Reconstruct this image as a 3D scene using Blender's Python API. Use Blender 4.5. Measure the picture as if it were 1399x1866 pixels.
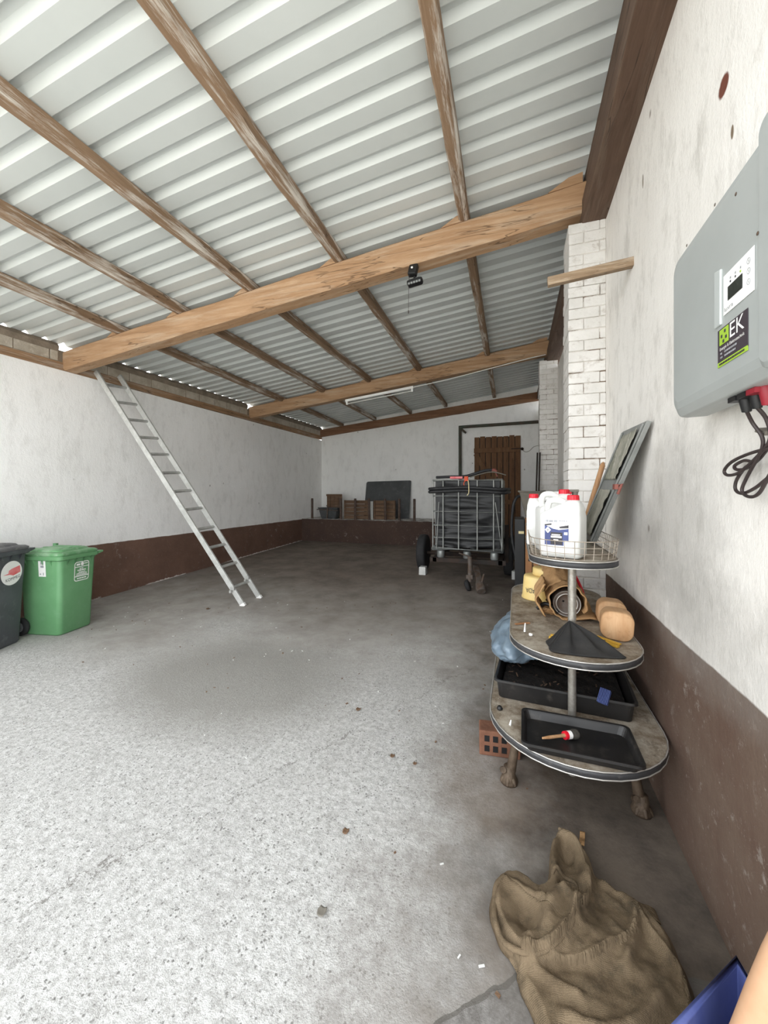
import bpy, bmesh, math, random
from mathutils import Vector, Matrix, noise
R = math.radians
PI = math.pi
S = bpy.context.scene
for o in list(bpy.data.objects): bpy.data.objects.remove(o)

# ------------------------------------------------------------------ camera
cam = bpy.data.cameras.new('camera'); CAM = bpy.data.objects.new('camera', cam)
S.collection.objects.link(CAM); S.camera = CAM
CAM.location = (0, 0, 1.6); CAM.rotation_euler = (R(90), 0, R(18.84))
cam.sensor_fit = 'HORIZONTAL'; cam.sensor_width = 36; cam.lens = 706.0 * 36 / 1399
cam.shift_y = -35.0 / 1399; cam.clip_start = 0.02; cam.clip_end = 300

# ------------------------------------------------------------------ world, light, exposure
W = bpy.data.worlds.new('sky'); S.world = W; W.use_nodes = True
bg = W.node_tree.nodes['Background']
bg.inputs[0].default_value = (0.93, 0.965, 1.0, 1); bg.inputs[1].default_value = 2.9
pl = bpy.data.lights.new('door_portal', 'AREA'); pl.shape = 'RECTANGLE'; pl.size = 9.2; pl.size_y = 4.6
pl.cycles.is_portal = True
po = bpy.data.objects.new('door_portal', pl); S.collection.objects.link(po)
po.location = (-2.6, 0.22, 2.1); po.rotation_euler = (R(90), 0, 0)
sl_ = bpy.data.lights.new('sun', 'SUN'); sl_.energy = 5.5; sl_.angle = R(1); sl_.color = (1, .98, .95)
so_ = bpy.data.objects.new('sun', sl_); S.collection.objects.link(so_); so_.rotation_euler = (R(-33), R(6), 0)   # high sun behind the building, lighting the yard outside
S.view_settings.view_transform = 'Standard'; S.view_settings.look = 'None'
S.view_settings.gamma = 1; S.view_settings.use_curve_mapping = False
S.view_settings.exposure = 0.62
try:
    S.cycles.max_bounces = 14; S.cycles.diffuse_bounces = 10; S.cycles.glossy_bounces = 4
    S.cycles.use_denoising = True
except Exception: pass

# ------------------------------------------------------------------ helpers
COL = S.collection
def link(o):
    COL.objects.link(o); return o
def tag(o, label, cat, group=None):
    o['label'] = label; o['category'] = cat
    if group: o['group'] = group
    return o
def empty(name, loc=(0, 0, 0), rz=0.0):
    o = bpy.data.objects.new(name, None); o.location = loc; o.rotation_euler = (0, 0, rz)
    o.empty_display_size = 0.1
    return link(o)
def mw(o):
    m = Matrix.LocRotScale(o.location, o.rotation_euler, o.scale)
    return (mw(o.parent) @ m) if o.parent else m
class MB:
    def __init__(s): s.v = []; s.f = []; s.sm = []
    def add(s, vs, fs, smooth=False, M=None):
        n = len(s.v)
        for p in vs:
            p = Vector(p)
            s.v.append(M @ p if M is not None else p)
        for f in fs: s.f.append([i + n for i in f]); s.sm.append(smooth)
        return s
    def box(s, c, d, rot=None, M=None):
        x, y, z = d[0] / 2, d[1] / 2, d[2] / 2
        q = Matrix.Translation(Vector(c)) @ (rot.to_4x4() if rot is not None else Matrix.Identity(4))
        if M is not None: q = M @ q
        vs = [(a * x, b * y, e * z) for e in (-1, 1) for b in (-1, 1) for a in (-1, 1)]
        return s.add(vs, [(0, 2, 3, 1), (4, 5, 7, 6), (0, 1, 5, 4), (2, 6, 7, 3), (0, 4, 6, 2), (1, 3, 7, 5)], False, q)
    def b2(s, lo, hi, M=None):
        return s.box([(a + b) / 2 for a, b in zip(lo, hi)], [b - a for a, b in zip(lo, hi)], None, M)
    def bar(s, p0, p1, w, h, roll=0.0, up=(0, 0, 1)):
        p0 = Vector(p0); p1 = Vector(p1); d = (p1 - p0); L = d.length; d.normalize()
        u = Vector(up); 
        if abs(d.dot(u)) > 0.98: u = Vector((1, 0, 0))
        sx = d.cross(u).normalized(); uz = sx.cross(d).normalized()
        rot = Matrix((sx, d, uz)).transposed() @ Matrix.Rotation(roll, 3, 'Y')
        return s.box((p0 + p1) / 2, (w, L, h), rot)
    def tube(s, pts, r, seg=8, closed=False, caps=True, smooth=True):
        pts = [Vector(p) for p in pts]; n = len(pts)
        rr = r if isinstance(r, (list, tuple)) else [r] * n
        rings = []; prev = None
        for i, p in enumerate(pts):
            a = pts[(i - 1) % n] if (i > 0 or closed) else p
            b = pts[(i + 1) % n] if (i < n - 1 or closed) else p
            t = (b - a).normalized() if (b - a).length > 1e-9 else Vector((0, 0, 1))
            if prev is None:
                q = Vector((0, 0, 1)) if abs(t.z) < .9 else Vector((1, 0, 0))
                u = t.cross(q).normalized()
            else:
                u = (prev - t * prev.dot(t)).normalized()
            prev = u; w = t.cross(u)
            rings.append([p + (u * math.cos(2 * PI * k / seg) + w * math.sin(2 * PI * k / seg)) * rr[i] for k in range(seg)])
        vs = [v for g in rings for v in g]; fs = []
        for i in range(n if closed else n - 1):
            j = (i + 1) % n
            for k in range(seg):
                l = (k + 1) % seg
                fs.append((i * seg + k, i * seg + l, j * seg + l, j * seg + k))
        s.add(vs, fs, smooth)
        if caps and not closed:
            s.add(rings[0], [tuple(range(seg))[::-1]]); s.add(rings[-1], [tuple(range(seg))])
        return s
    def cyl(s, p0, p1, r, seg=16, r2=None):
        return s.tube([p0, p1], [r, r if r2 is None else r2], seg)
    def lathe(s, prof, c=(0, 0, 0), seg=32, M=None, smooth=True):
        vs = []; fs = []
        for (r, z) in prof:
            for k in range(seg):
                a = 2 * PI * k / seg; vs.append((c[0] + r * math.cos(a), c[1] + r * math.sin(a), c[2] + z))
        for i in range(len(prof) - 1):
            for k in range(seg):
                l = (k + 1) % seg; fs.append((i * seg + k, i * seg + l, (i + 1) * seg + l, (i + 1) * seg + k))
        fs.append(tuple(range(seg))[::-1]); m = (len(prof) - 1) * seg; fs.append(tuple(range(m, m + seg)))
        return s.add(vs, fs, smooth, M)
    def loft(s, loops, cap=True, smooth=False, M=None):
        n = len(loops[0]); vs = [p for l in loops for p in l]; fs = []
        for i in range(len(loops) - 1):
            for k in range(n):
                l = (k + 1) % n; fs.append((i * n + k, i * n + l, (i + 1) * n + l, (i + 1) * n + k))
        if cap:
            fs.append(tuple(range(n))[::-1]); m = (len(loops) - 1) * n; fs.append(tuple(range(m, m + n)))
        return s.add(vs, fs, smooth, M)
    def grid(s, nx, ny, fn, smooth=True, M=None):
        vs = [fn(i / nx, j / ny) for j in range(ny + 1) for i in range(nx + 1)]
        fs = [(j * (nx + 1) + i, j * (nx + 1) + i + 1, (j + 1) * (nx + 1) + i + 1, (j + 1) * (nx + 1) + i) for j in range(ny) for i in range(nx)]
        return s.add(vs, fs, smooth, M)
    def build(s, name, mat, parent=None, world=False, bevel=0, solid=0, sub=0, origin=None, kind=None, recalc=True, autos=False):
        me = bpy.data.meshes.new(name); vs = s.v
        o = bpy.data.objects.new(name, me)
        if parent is not None:
            if world:
                inv = mw(parent).inverted(); vs = [inv @ v for v in vs]
            o.parent = parent
        elif origin is not None:
            vs = [v - Vector(origin) for v in vs]; o.location = origin
        me.from_pydata([tuple(v) for v in vs], [], s.f)
        me.polygons.foreach_set('use_smooth', s.sm); 
        if recalc:
            bm = bmesh.new(); bm.from_mesh(me); bmesh.ops.recalc_face_normals(bm, faces=bm.faces); bm.to_mesh(me); bm.free()
        me.materials.append(mat); me.update()
        link(o)
        if solid:
            m = o.modifiers.new('solid', 'SOLIDIFY'); m.thickness = solid; m.offset = 0
        if bevel:
            m = o.modifiers.new('bevel', 'BEVEL'); m.width = bevel; m.segments = 2; m.limit_method = 'ANGLE'; m.angle_limit = R(35)
        if sub:
            m = o.modifiers.new('sub', 'SUBSURF'); m.levels = sub; m.render_levels = sub
        if kind: o['kind'] = kind
        return o
def base_of(mb):
    xs = [v.x for v in mb.v]; ys = [v.y for v in mb.v]; zs = [v.z for v in mb.v]
    return ((min(xs) + max(xs)) / 2, (min(ys) + max(ys)) / 2, min(zs))
def rrect(w, d, r, n=5, cx=0, cy=0):
    pts = []
    for (sx, sy, a0) in ((1, 1, 0), (-1, 1, 90), (-1, -1, 180), (1, -1, 270)):
        for k in range(n + 1):
            a = R(a0 + 90 * k / n)
            pts.append((cx + sx * (w / 2 - r) + r * math.cos(a), cy + sy * (d / 2 - r) + r * math.sin(a)))
    return pts
def text(name, body, size, mat, parent, M, width=None, align='CENTER'):
    c = bpy.data.curves.new(name, 'FONT'); c.body = body; c.size = size; c.align_x = align; c.align_y = 'CENTER'
    t = bpy.data.objects.new(name + '_src', c); COL.objects.link(t)
    bpy.context.view_layer.update()
    me = bpy.data.meshes.new_from_object(t)
    bpy.data.objects.remove(t); bpy.data.curves.remove(c)
    if width and len(me.vertices):
        xs = [v.co.x for v in me.vertices]; k = width / (max(xs) - min(xs)); me.transform(Matrix.Diagonal((k, 1, 1, 1)))
    me.transform(M); me.materials.clear(); me.materials.append(mat); me.name = name
    o = bpy.data.objects.new(name, me); link(o)
    if parent is not None: o.parent = parent
    return o
def frame(origin, xdir, ydir):
    x = Vector(xdir).normalized(); y = Vector(ydir).normalized(); z = x.cross(y)
    m = Matrix((x, y, z)).transposed().to_4x4(); m.translation = Vector(origin); return m
def nz(x, y, z=0.0, s=1.0): return noise.noise(Vector((x * s, y * s, z * s)))
def spline(P, n=8, closed=False):
    P = [Vector(p) for p in P]; out = []; N = len(P)
    for i in range(N if closed else N - 1):
        g = lambda k: P[k % N] if closed else P[max(0, min(N - 1, k))]
        a, b, c, d = g(i - 1), g(i), g(i + 1), g(i + 2)
        for k in range(n):
            t = k / n
            out.append(.5 * ((2 * b) + (c - a) * t + (2 * a - 5 * b + 4 * c - d) * t * t + (3 * b - a - 3 * c + d) * t ** 3))
    if not closed: out.append(P[-1])
    return out

# ------------------------------------------------------------------ materials
class NT:
    def __init__(s, name):
        s.m = bpy.data.materials.new(name); s.m.use_nodes = True; s.t = s.m.node_tree
        s.b = s.t.nodes['Principled BSDF']; s.tc = s.n('ShaderNodeTexCoord')
        s.co = s.tc.outputs['Object']
    def n(s, ty, **kw):
        q = s.t.nodes.new(ty)
        for k, v in kw.items(): setattr(q, k, v)
        return q
    def l(s, a, b): s.t.links.new(a, b)
    def map(s, scale=(1, 1, 1), loc=(0, 0, 0), rot=(0, 0, 0), co=None):
        q = s.n('ShaderNodeMapping'); q.inputs['Scale'].default_value = scale; q.inputs['Location'].default_value = loc; q.inputs['Rotation'].default_value = rot
        s.l(co or s.co, q.inputs[0]); return q.outputs[0]
    def noise(s, scale, detail=4, rough=.55, co=None, dist=0):
        q = s.n('ShaderNodeTexNoise'); q.inputs['Scale'].default_value = scale; q.inputs['Detail'].default_value = detail
        q.inputs['Roughness'].default_value = rough; q.inputs['Distortion'].default_value = dist
        s.l(co or s.co, q.inputs['Vector']); return q.outputs['Fac']
    def vor(s, scale, co=None, feat='F1'):
        q = s.n('ShaderNodeTexVoronoi'); q.feature = feat; q.inputs['Scale'].default_value = scale
        s.l(co or s.co, q.inputs['Vector']); return q.outputs['Distance']
    def ramp(s, fac, a, b, c0=0.0, c1=1.0):
        q = s.n('ShaderNodeMapRange'); q.inputs['From Min'].default_value = a; q.inputs['From Max'].default_value = b
        q.inputs['To Min'].default_value = c0; q.inputs['To Max'].default_value = c1
        s.l(fac, q.inputs['Value']); return q.outputs['Result']
    def math(s, op, a, b=None):
        q = s.n('ShaderNodeMath', operation=op)
        for i, v in enumerate((a, b)):
            if v is None: continue
            if isinstance(v, (int, float)): q.inputs[i].default_value = v
            else: s.l(v, q.inputs[i])
        return q.outputs[0]
    def mix(s, fac, a, b):
        q = s.n('ShaderNodeMix', data_type='RGBA')
        for sock, v in ((q.inputs[0], fac), (q.inputs[6], a), (q.inputs[7], b)):
            if isinstance(v, (int, float)): sock.default_value = v
            elif isinstance(v, (tuple, list)): sock.default_value = (*v, 1) if len(v) == 3 else v
            else: s.l(v, sock)
        return q.outputs[2]
    def sep(s, co=None):
        q = s.n('ShaderNodeSeparateXYZ'); s.l(co or s.co, q.inputs[0]); return q.outputs
    def bump(s, h, strength=.3, dist=.01):
        q = s.n('ShaderNodeBump'); q.inputs['Strength'].default_value = strength; q.inputs['Distance'].default_value = dist
        s.l(h, q.inputs['Height']); s.l(q.outputs[0], s.b.inputs['Normal'])
    def out(s, col=None, rough=None, metal=0.0, spec=None):
        if col is not None:
            if isinstance(col, (tuple, list)): s.b.inputs['Base Color'].default_value = (*col, 1)
            else: s.l(col, s.b.inputs['Base Color'])
        if rough is not None:
            if isinstance(rough, (int, float)): s.b.inputs['Roughness'].default_value = rough
            else: s.l(rough, s.b.inputs['Roughness'])
        s.b.inputs['Metallic'].default_value = metal
        if spec is not None: s.b.inputs['Specular IOR Level'].default_value = spec
        return s.m
def hexc(h):
    h = h.lstrip('#'); f = lambda c: (c / 12.92 if c <= .04045 else ((c + .055) / 1.055) ** 2.4)
    return tuple(f(int(h[i:i + 2], 16) / 255) for i in (0, 2, 4))
def pm(name, c1, c2=None, scale=8, rough=.6, metal=0, bump=0, stretch=(1, 1, 1), lo=.35, hi=.65, bs=None, dirt=None, dirt_amt=.5, spec=None):
    """plain procedural surface: two colours mixed by noise, optional dirt blotches and bump"""
    c1 = hexc(c1) if isinstance(c1, str) else c1
    c2 = (hexc(c2) if isinstance(c2, str) else c2) if c2 else tuple(x * .8 for x in c1)
    t = NT(name); co = t.map(stretch)
    f = t.ramp(t.noise(scale, 5, .6, co), lo, hi)
    col = t.mix(f, c1, c2)
    if dirt:
        g = t.ramp(t.noise(scale * 2.7, 6, .7), .55, .72, 0, dirt_amt); col = t.mix(g, col, hexc(dirt))
    if bump: t.bump(t.noise(bs or scale * 4, 4, .6, co), bump, .01)
    return t.out(col, rough, metal, spec)

def wood(name, base, dark, pale, axis='X', paleamt=.3, rough=.8, sc=1.0):
    t = NT(name)
    st = {'X': (1.1, 14, 14), 'Y': (14, 1.1, 14), 'Z': (14, 14, 1.1)}[axis]
    st = tuple(v * sc for v in st); co = t.map(st)
    g = t.noise(1.6, 6, .65, co, .6)
    col = t.mix(t.ramp(g, .3, .7), hexc(base), hexc(dark))
    big = t.noise(1.5, 3, .5); col = t.mix(t.ramp(big, .35, .7, 0, .45), col, hexc(dark))
    p = t.noise(2.2, 8, .75, t.map(tuple(v * .35 for v in st), (3, 1, 7)))
    col = t.mix(t.ramp(p, .5, .62, 0, paleamt), col, hexc(pale))
    kn = t.vor(1.6, t.map(tuple(1.2 if v < 2 * sc else 4.0 for v in st)))
    col = t.mix(t.ramp(kn, .05, .13, .8, 0), col, hexc(dark))
    ck = t.math('ABSOLUTE', t.math('SUBTRACT', t.noise(1.1, 3, .5, t.map(tuple(v * .8 for v in st), (9, 4, 2)), .3), .5))
    ck = t.math('MULTIPLY', t.ramp(ck, .004, .012, 1, 0), t.ramp(t.noise(1.3, 2), .48, .56))
    col = t.mix(t.math('MULTIPLY', ck, .75), col, tuple(v * .35 for v in hexc(dark)))
    t.bump(t.math('SUBTRACT', g, ck), .5, .006)
    return t.out(col, rough)

def plaster(name, dado_z, dirt, white, mottled, brown, brown2, wob=.012):
    t = NT(name); x, y, z = t.sep()
    n1 = t.noise(.9, 5, .6); n2 = t.noise(7, 8, .72, t.map((1, 1, .45))); n3 = t.noise(60, 3, .6)
    col = t.mix(t.ramp(n1, .3, .75), hexc(white), hexc(mottled))
    col = t.mix(t.ramp(n2, .5, .75, 0, dirt), col, hexc('#8f8a80'))
    # scattered scuffs and chipped holes
    v = t.vor(3.2, t.map((1, 1, .8))); sc = t.math('MULTIPLY', t.ramp(v, .03, .07, 1, 0), t.ramp(t.noise(1.7, 2), .45, .55))
    col = t.mix(t.math('MULTIPLY', sc, .75), col, hexc('#7a6f62'))
    v2 = t.noise(26, 4, .8, t.map((1, .25, 1)));  col = t.mix(t.ramp(v2, .68, .76, 0, .35), col, hexc('#857d70'))
    # painted dado
    edge = t.math('ADD', z, t.ramp(t.noise(5, 4), 0, 1, -wob, wob))
    m = t.ramp(edge, dado_z - .004, dado_z + .004, 1, 0)
    bcol = t.mix(t.ramp(t.noise(2.2, 7, .7), .35, .7), hexc(brown), hexc(brown2))
    chips = t.math('MULTIPLY', t.ramp(t.noise(9, 9, .8, t.map((1, 1, 1), (4, 2, 1))), .575, .62), t.ramp(t.noise(1.3, 2), .45, .65, .05, .8))
    bcol = t.mix(t.math('MULTIPLY', chips, .75), bcol, hexc('#a79f97'))
    bcol = t.mix(t.ramp(t.noise(34, 5, .8), .62, .72, 0, .6), bcol, hexc('#a3988f'))
    col = t.mix(m, col, bcol)
    h = t.math('ADD', t.math('MULTIPLY', n2, 1.0), t.math('MULTIPLY', n3, .35))
    t.bump(h, .55, .012)
    return t, col, m

M = {}
t, col, m = plaster('left_wall_paint', .83, .22, '#fbfaf8', '#f1f0ed', '#715547', '#5e463a'); x, y, z = t.sep(); zz = t.math('SUBTRACT', z, t.math('MAXIMUM', t.math('MULTIPLY', t.math('SUBTRACT', y, 3.5), .033), 0.0))
sk = t.math('MULTIPLY', t.ramp(t.math('ADD', zz, t.ramp(t.noise(9, 6, .8), 0, 1, -.05, .05)), .012, .02, 1, 0), t.ramp(t.noise(1.1, 3, .6, t.map((1, 1, 1), (2, 6, 1))), .44, .50, 0, .9))
col = t.mix(sk, col, hexc('#dcd8d2')); M['wall_left'] = t.out(col, .85)
t, col, m = plaster('back_wall_paint', .85, .2, '#f3f2ef', '#e8e8e5', '#4d3a30', '#41302a'); M['wall_back'] = t.out(col, .85)
t, col, m = plaster('right_wall_paint', .94, .5, '#eeebe6', '#d9d5cf', '#553f33', '#655447')
x, y, z = t.sep()
# soft grey patches by the leaning panel and rusty hole high on the wall
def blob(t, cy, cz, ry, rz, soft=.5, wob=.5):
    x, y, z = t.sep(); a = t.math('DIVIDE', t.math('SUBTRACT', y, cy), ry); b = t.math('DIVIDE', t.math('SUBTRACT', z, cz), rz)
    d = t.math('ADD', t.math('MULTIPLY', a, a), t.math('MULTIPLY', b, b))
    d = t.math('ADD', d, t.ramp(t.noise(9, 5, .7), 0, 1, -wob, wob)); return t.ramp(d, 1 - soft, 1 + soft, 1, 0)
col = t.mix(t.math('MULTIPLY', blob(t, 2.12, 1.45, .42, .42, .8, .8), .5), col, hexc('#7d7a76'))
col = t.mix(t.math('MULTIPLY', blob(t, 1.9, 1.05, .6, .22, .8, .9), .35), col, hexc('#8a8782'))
col = t.mix(blob(t, 1.70, 3.052, .036, .034, .25, .8), col, hexc('#6b3a2a'))
col = t.mix(blob(t, 1.641, 2.836, .010, .024, .2, .6), col, hexc('#7a6a58'))
col = t.mix(blob(t, 2.63, 3.42, .012, .04, .2, .6), col, hexc('#8b8274'))
M['wall_right'] = t.out(col, .88)

# floor
t = NT('worn_concrete'); x, y, z = t.sep()
big = t.noise(.55, 5, .6); mid = t.noise(2.4, 7, .7); fine = t.noise(70, 4, .75); grit = t.noise(190, 2, .6)
col = t.mix(t.ramp(mid, .35, .68), hexc('#a8a5a0'), hexc('#8c8781'))
# exposed aggregate in the worn strip near the door
wear = t.ramp(t.math('ADD', y, t.ramp(big, .2, .8, -1.6, 1.6)), 2.3, 4.1, 1, 0)
wr = t.ramp(t.math('ADD', x, t.ramp(mid, .2, .8, -.35, .35)), -.75, .0, 1, 0)
wear = t.math('MULTIPLY', wear, wr)
ag = t.mix(t.ramp(t.noise(30, 8, .85), .42, .60), hexc('#c9c8c5'), hexc('#9c9a96'))
ag = t.mix(t.math('MULTIPLY', t.ramp(t.vor(52), .20, .28, .85, 0), t.ramp(t.noise(19, 2), .47, .55)), ag, hexc('#6a6864'))
ag = t.mix(t.ramp(t.noise(80, 4, .75), .58, .66, 0, .8), ag, hexc('#6b6864')); ag = t.mix(t.math('MULTIPLY', t.ramp(t.noise(5, 6, .7), .5, .7), .35), ag, hexc('#8f8c88'))
col = t.mix(wear, col, ag)
def fblob(cx, cy, rx, ry, soft=.6, wob=.5):
    a = t.math('DIVIDE', t.math('SUBTRACT', x, cx), rx); b = t.math('DIVIDE', t.math('SUBTRACT', y, cy), ry)
    d = t.math('ADD', t.math('MULTIPLY', a, a), t.math('MULTIPLY', b, b))
    d = t.math('ADD', d, t.ramp(t.noise(2.2, 6, .65), 0, 1, -wob, wob)); return t.ramp(d, 1 - soft, 1 + soft, 1, 0)
col = t.mix(t.math('MULTIPLY', fblob(-2.3, 2.75, .95, .75), .8), col, hexc('#8b8882'))
# brown dirt plus shade painted into the colour, towards the back and right wall
dr = t.ramp(t.math('ADD', y, t.ramp(big, .2, .8, -1.2, 1.2)), 3.4, 6.6, 0, .85)
col = t.mix(dr, col, t.mix(t.ramp(mid, .4, .65), hexc('#74665a'), hexc('#5d5045')))
dx = t.ramp(t.math('ADD', x, t.ramp(mid, .2, .8, -.3, .3)), -.62, .22, 0, .95)
col = t.mix(dx, col, t.mix(t.ramp(t.noise(4, 8, .75), .4, .65), hexc('#5c5146'), hexc('#3a3129')))
rust = t.math('MULTIPLY', fblob(-.15, 2.35, .3, .45), .15); col = t.mix(rust, col, hexc('#7b5c3c'))
# darker smooth repair patch at the threshold, bounded by a curved edge
a = t.math('SUBTRACT', x, .62); b = t.math('SUBTRACT', y, .42)
d = t.math('SQRT', t.math('ADD', t.math('MULTIPLY', a, a), t.math('MULTIPLY', b, b)))
d = t.math('ADD', d, t.ramp(t.noise(3, 4), 0, 1, -.05, .05))
patch = t.ramp(d, 1.115, 1.125, 1, 0)
pc = t.mix(t.ramp(t.noise(30, 6, .8), .42, .6), hexc('#6e6c69'), hexc('#9a9895'))
col = t.mix(patch, col, t.mix(dx, pc, hexc('#5b554f')))
crack = t.ramp(d, 1.105, 1.14, 0, 1); crack = t.math('MULTIPLY', t.math('GREATER_THAN', d, 1.11), t.math('LESS_THAN', d, 1.122))
col = t.mix(t.math('MULTIPLY', crack, .8), col, hexc('#57534d'))
# fine wandering crack along the slab
cl = t.math('ABSOLUTE', t.math('ADD', t.math('ADD', t.math('MULTIPLY', y, .33), t.math('MULTIPLY', x, -.62)), t.ramp(t.noise(2.2, 7, .75), 0, 1, -1.42 + -.12 - 0.04, -1.42 + .16)))
ck = t.math('LESS_THAN', cl, .0035)
col = t.mix(t.math('MULTIPLY', ck, t.ramp(t.noise(5, 2), .42, .5, 0, .7)), col, hexc('#6c6862'))
col = t.mix(t.ramp(t.noise(11, 9, .85), .68, .75, 0, .55), col, hexc('#dcdad6'))
col = t.mix(t.ramp(t.noise(15, 9, .85, t.map((1, 1, 1), (5, 3, 0))), .66, .74, 0, .6), col, hexc('#4f4a43'))
h = t.math('ADD', t.math('MULTIPLY', mid, .5), t.math('ADD', t.math('MULTIPLY', fine, t.ramp(wear, 0, 1, .15, .9)), t.math('MULTIPLY', grit, t.ramp(wear, 0, 1, .05, .3))))
t.bump(h, .7, .012)
M['floor'] = t.out(col, t.ramp(mid, .3, .7, .75, .92))

M['yard'] = pm('yard_paving', '#cfccc4', '#bdbab2', 1.5, .9, bump=.3)
M['sheet'] = pm('coated_roof_sheet', '#d0d4d2', '#c6cbc9', .7, .4, .0)
M['beam'] = wood('beam_wood', '#bc9a78', '#9b7756', '#d0c0aa', 'X', .35)
M['purlin'] = wood('purlin_wood', '#9a8067', '#7a6048', '#dcd7ce', 'Y', .85)
M['plate_l'] = wood('left_plate_wood', '#b08a66', '#80644a', '#d6cfc4', 'Y', .35)
M['plate_r'] = wood('right_plate_wood', '#6b5444', '#4c3729', '#8a7a6a', 'Y', .25)
M['plate_b'] = wood('back_plate_wood', '#8a6448', '#6b4a33', '#a08a72', 'X', .25)
M['door'] = wood('door_wood', '#7c5a3c', '#5e4028', '#8c7050', 'Z', .2)
M['stick'] = wood('stick_wood', '#a08a70', '#7d664e', '#d8cbb8', 'X', .3, sc=3)
M['oldwood'] = wood('old_crate_wood', '#7a5f47', '#58402e', '#9a8570', 'X', .3, sc=2)
M['handle'] = wood('handle_wood', '#b9906a', '#9a7048', '#cdb08c', 'Z', .2, sc=2)
M['log'] = pm('cut_wood', '#cba57d', '#bb9066', 6, .7, bump=.15, stretch=(6, 1, 1), dirt='#8a6037')
M['brickpaint'] = pm('painted_brick', '#e0ddd9', '#d2cfca', 5, .85, bump=.5, bs=40, dirt='#8a7a69', dirt_amt=.5)
M['mortar'] = pm('dirty_mortar', '#6b5848', '#d2cdc6', 4, .95, bump=.4, lo=.42, hi=.5)
M['block'] = pm('concrete_block', '#bdb4a6', '#a59a8a', 6, .95, bump=.6, bs=60, dirt='#e0d8ca')
M['blockmortar'] = pm('block_mortar', '#8a7d6e', '#766a5c', 9, .95, bump=.5)
M['alu'] = pm('dull_aluminium', '#d2d2cf', '#bdbdb9', 9, .45, .35, dirt='#f0efea', dirt_amt=.7)
M['alugrey'] = pm('rung_aluminium', '#aeaeaa', '#c6c6c2', 12, .45, .5)
M['green'] = pm('green_bin_plastic', '#699a6d', '#5f9163', 3, .42, dirt='#8aa98d', dirt_amt=.25)
M['greenlid'] = pm('green_lid_plastic', '#5f9263', '#a3b7a0', 5, .5, lo=.45, hi=.8, dirt='#c3cbbd', dirt_amt=.5)
M['blackbin'] = pm('dark_bin_plastic', '#55575c', '#46484c', 3, .5, dirt='#8a8c90', dirt_amt=.4)
M['blacklid'] = pm('dark_lid_plastic', '#58595b', '#707070', 6, .7, dirt='#a8a69f', dirt_amt=.7)
M['rubber'] = pm('tyre_rubber', '#232324', '#2e2e2f', 10, .8, bump=.2)
M['hub'] = pm('grey_hub', '#77797b', '#5e6062', 20, .5)
M['white'] = pm('white_label', '#f2f1ee', '#e9e8e5', 6, .5)
M['whiteplastic'] = pm('white_canister_plastic', '#dededb', '#d2d2ce', 4, .38, dirt='#d6d1c6', dirt_amt=.3)
M['red'] = pm('red_plastic', '#d5152c', '#c01024', 8, .4)
M['redfade'] = pm('red_print', '#e0565c', '#e68a8c', 12, .5)
M['rustcap'] = pm('faded_red_cap', '#8e5348', '#7a4238', 30, .6)
M['navy'] = pm('navy_print', '#35406f', '#4a568c', 9, .5)
M['ink'] = pm('dark_print', '#2c2a30', '#3a373c', 20, .6)
M['greyink'] = pm('grey_print', '#8d8f93', '#a5a7aa', 20, .6)
M['cream'] = pm('cream_print', '#e6d9ae', '#dccb95', 20, .6)
M['inverter'] = pm('grey_enamel', '#a6aaa8', '#9ea2a0', 2.5, .45, .1)
M['invlight'] = pm('pale_enamel', '#bcc1bf', '#b4b9b7', 3, .4, .1)
M['screen'] = pm('lcd_glass', '#232622', '#2b2f2a', 5, .15)
M['lime'] = pm('lime_print', '#9fc23f', '#93b436', 12, .5)
M['stickerdark'] = pm('charcoal_print', '#3a3238', '#41393f', 12, .5)
M['cable'] = pm('brown_black_cable', '#2c2423', '#3c3230', 20, .5)
M['black'] = pm('black_plastic', '#0f0f10', '#19191a', 8, .5)
M['redconn'] = pm('red_connector', '#8e1f2c', '#7a1622', 12, .5)
M['tarp'] = pm('black_tarpaulin', '#0e0f10', '#151618', 4, .5, bump=.3)
M['cage'] = pm('galvanised_tube', '#a4a6a2', '#8a8c88', 12, .5, .3)
M['galv'] = pm('galvanised_sheet', '#a5a8a6', '#8b8e8c', 6, .5, .6)
M['hose'] = pm('black_hose', '#1d1d1f', '#29292b', 14, .6)
M['frame'] = pm('dark_trailer_steel', '#26221f', '#3a2a20', 7, .7, .2)
M['rusty'] = pm('rusty_grey_steel', '#6d6660', '#5a4638', 14, .75, .3, bump=.3)
M['chock'] = pm('pale_block', '#d6d6d2', '#c6c6c2', 9, .8)
M['orange'] = pm('orange_strap', '#e2562a', '#cf4a20', 12, .6)
M['pipe'] = pm('green_painted_pipe', '#3c463a', '#4a3c30', 5, .6, .1)
M['darkboard'] = pm('grey_black_board', '#4a4c4c', '#3d3f40', 3, .6, dirt='#6a6c6c')
M['post'] = pm('rusty_post', '#4c3a30', '#5e5048', 12, .8, bump=.3)
M['hopper'] = pm('dusty_grey_metal', '#7f7a70', '#6d685f', 5, .7, .2, dirt='#98938a')
M['slat'] = pm('orange_brown_wood', '#ab7c54', '#8f6340', 5, .8, stretch=(1, 1, .3))
M['tier'] = NT('dirty_shelf_laminate')
tt = M['tier']; cc = tt.mix(tt.ramp(tt.noise(7, 8, .75), .4, .62), hexc('#a39a8b'), hexc('#6b5b49'))
cc = tt.mix(tt.ramp(tt.noise(14, 7, .8, tt.map((1, .5, 1), (2, 5, 1))), .55, .7, 0, .8), cc, hexc('#46382b'))
cc = tt.mix(tt.ramp(tt.noise(60, 3, .8), .64, .72, 0, .6), cc, hexc('#cfc8ba')); tt.bump(tt.noise(40, 5), .3, .006); M['tier'] = tt.out(cc, .75)
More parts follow.
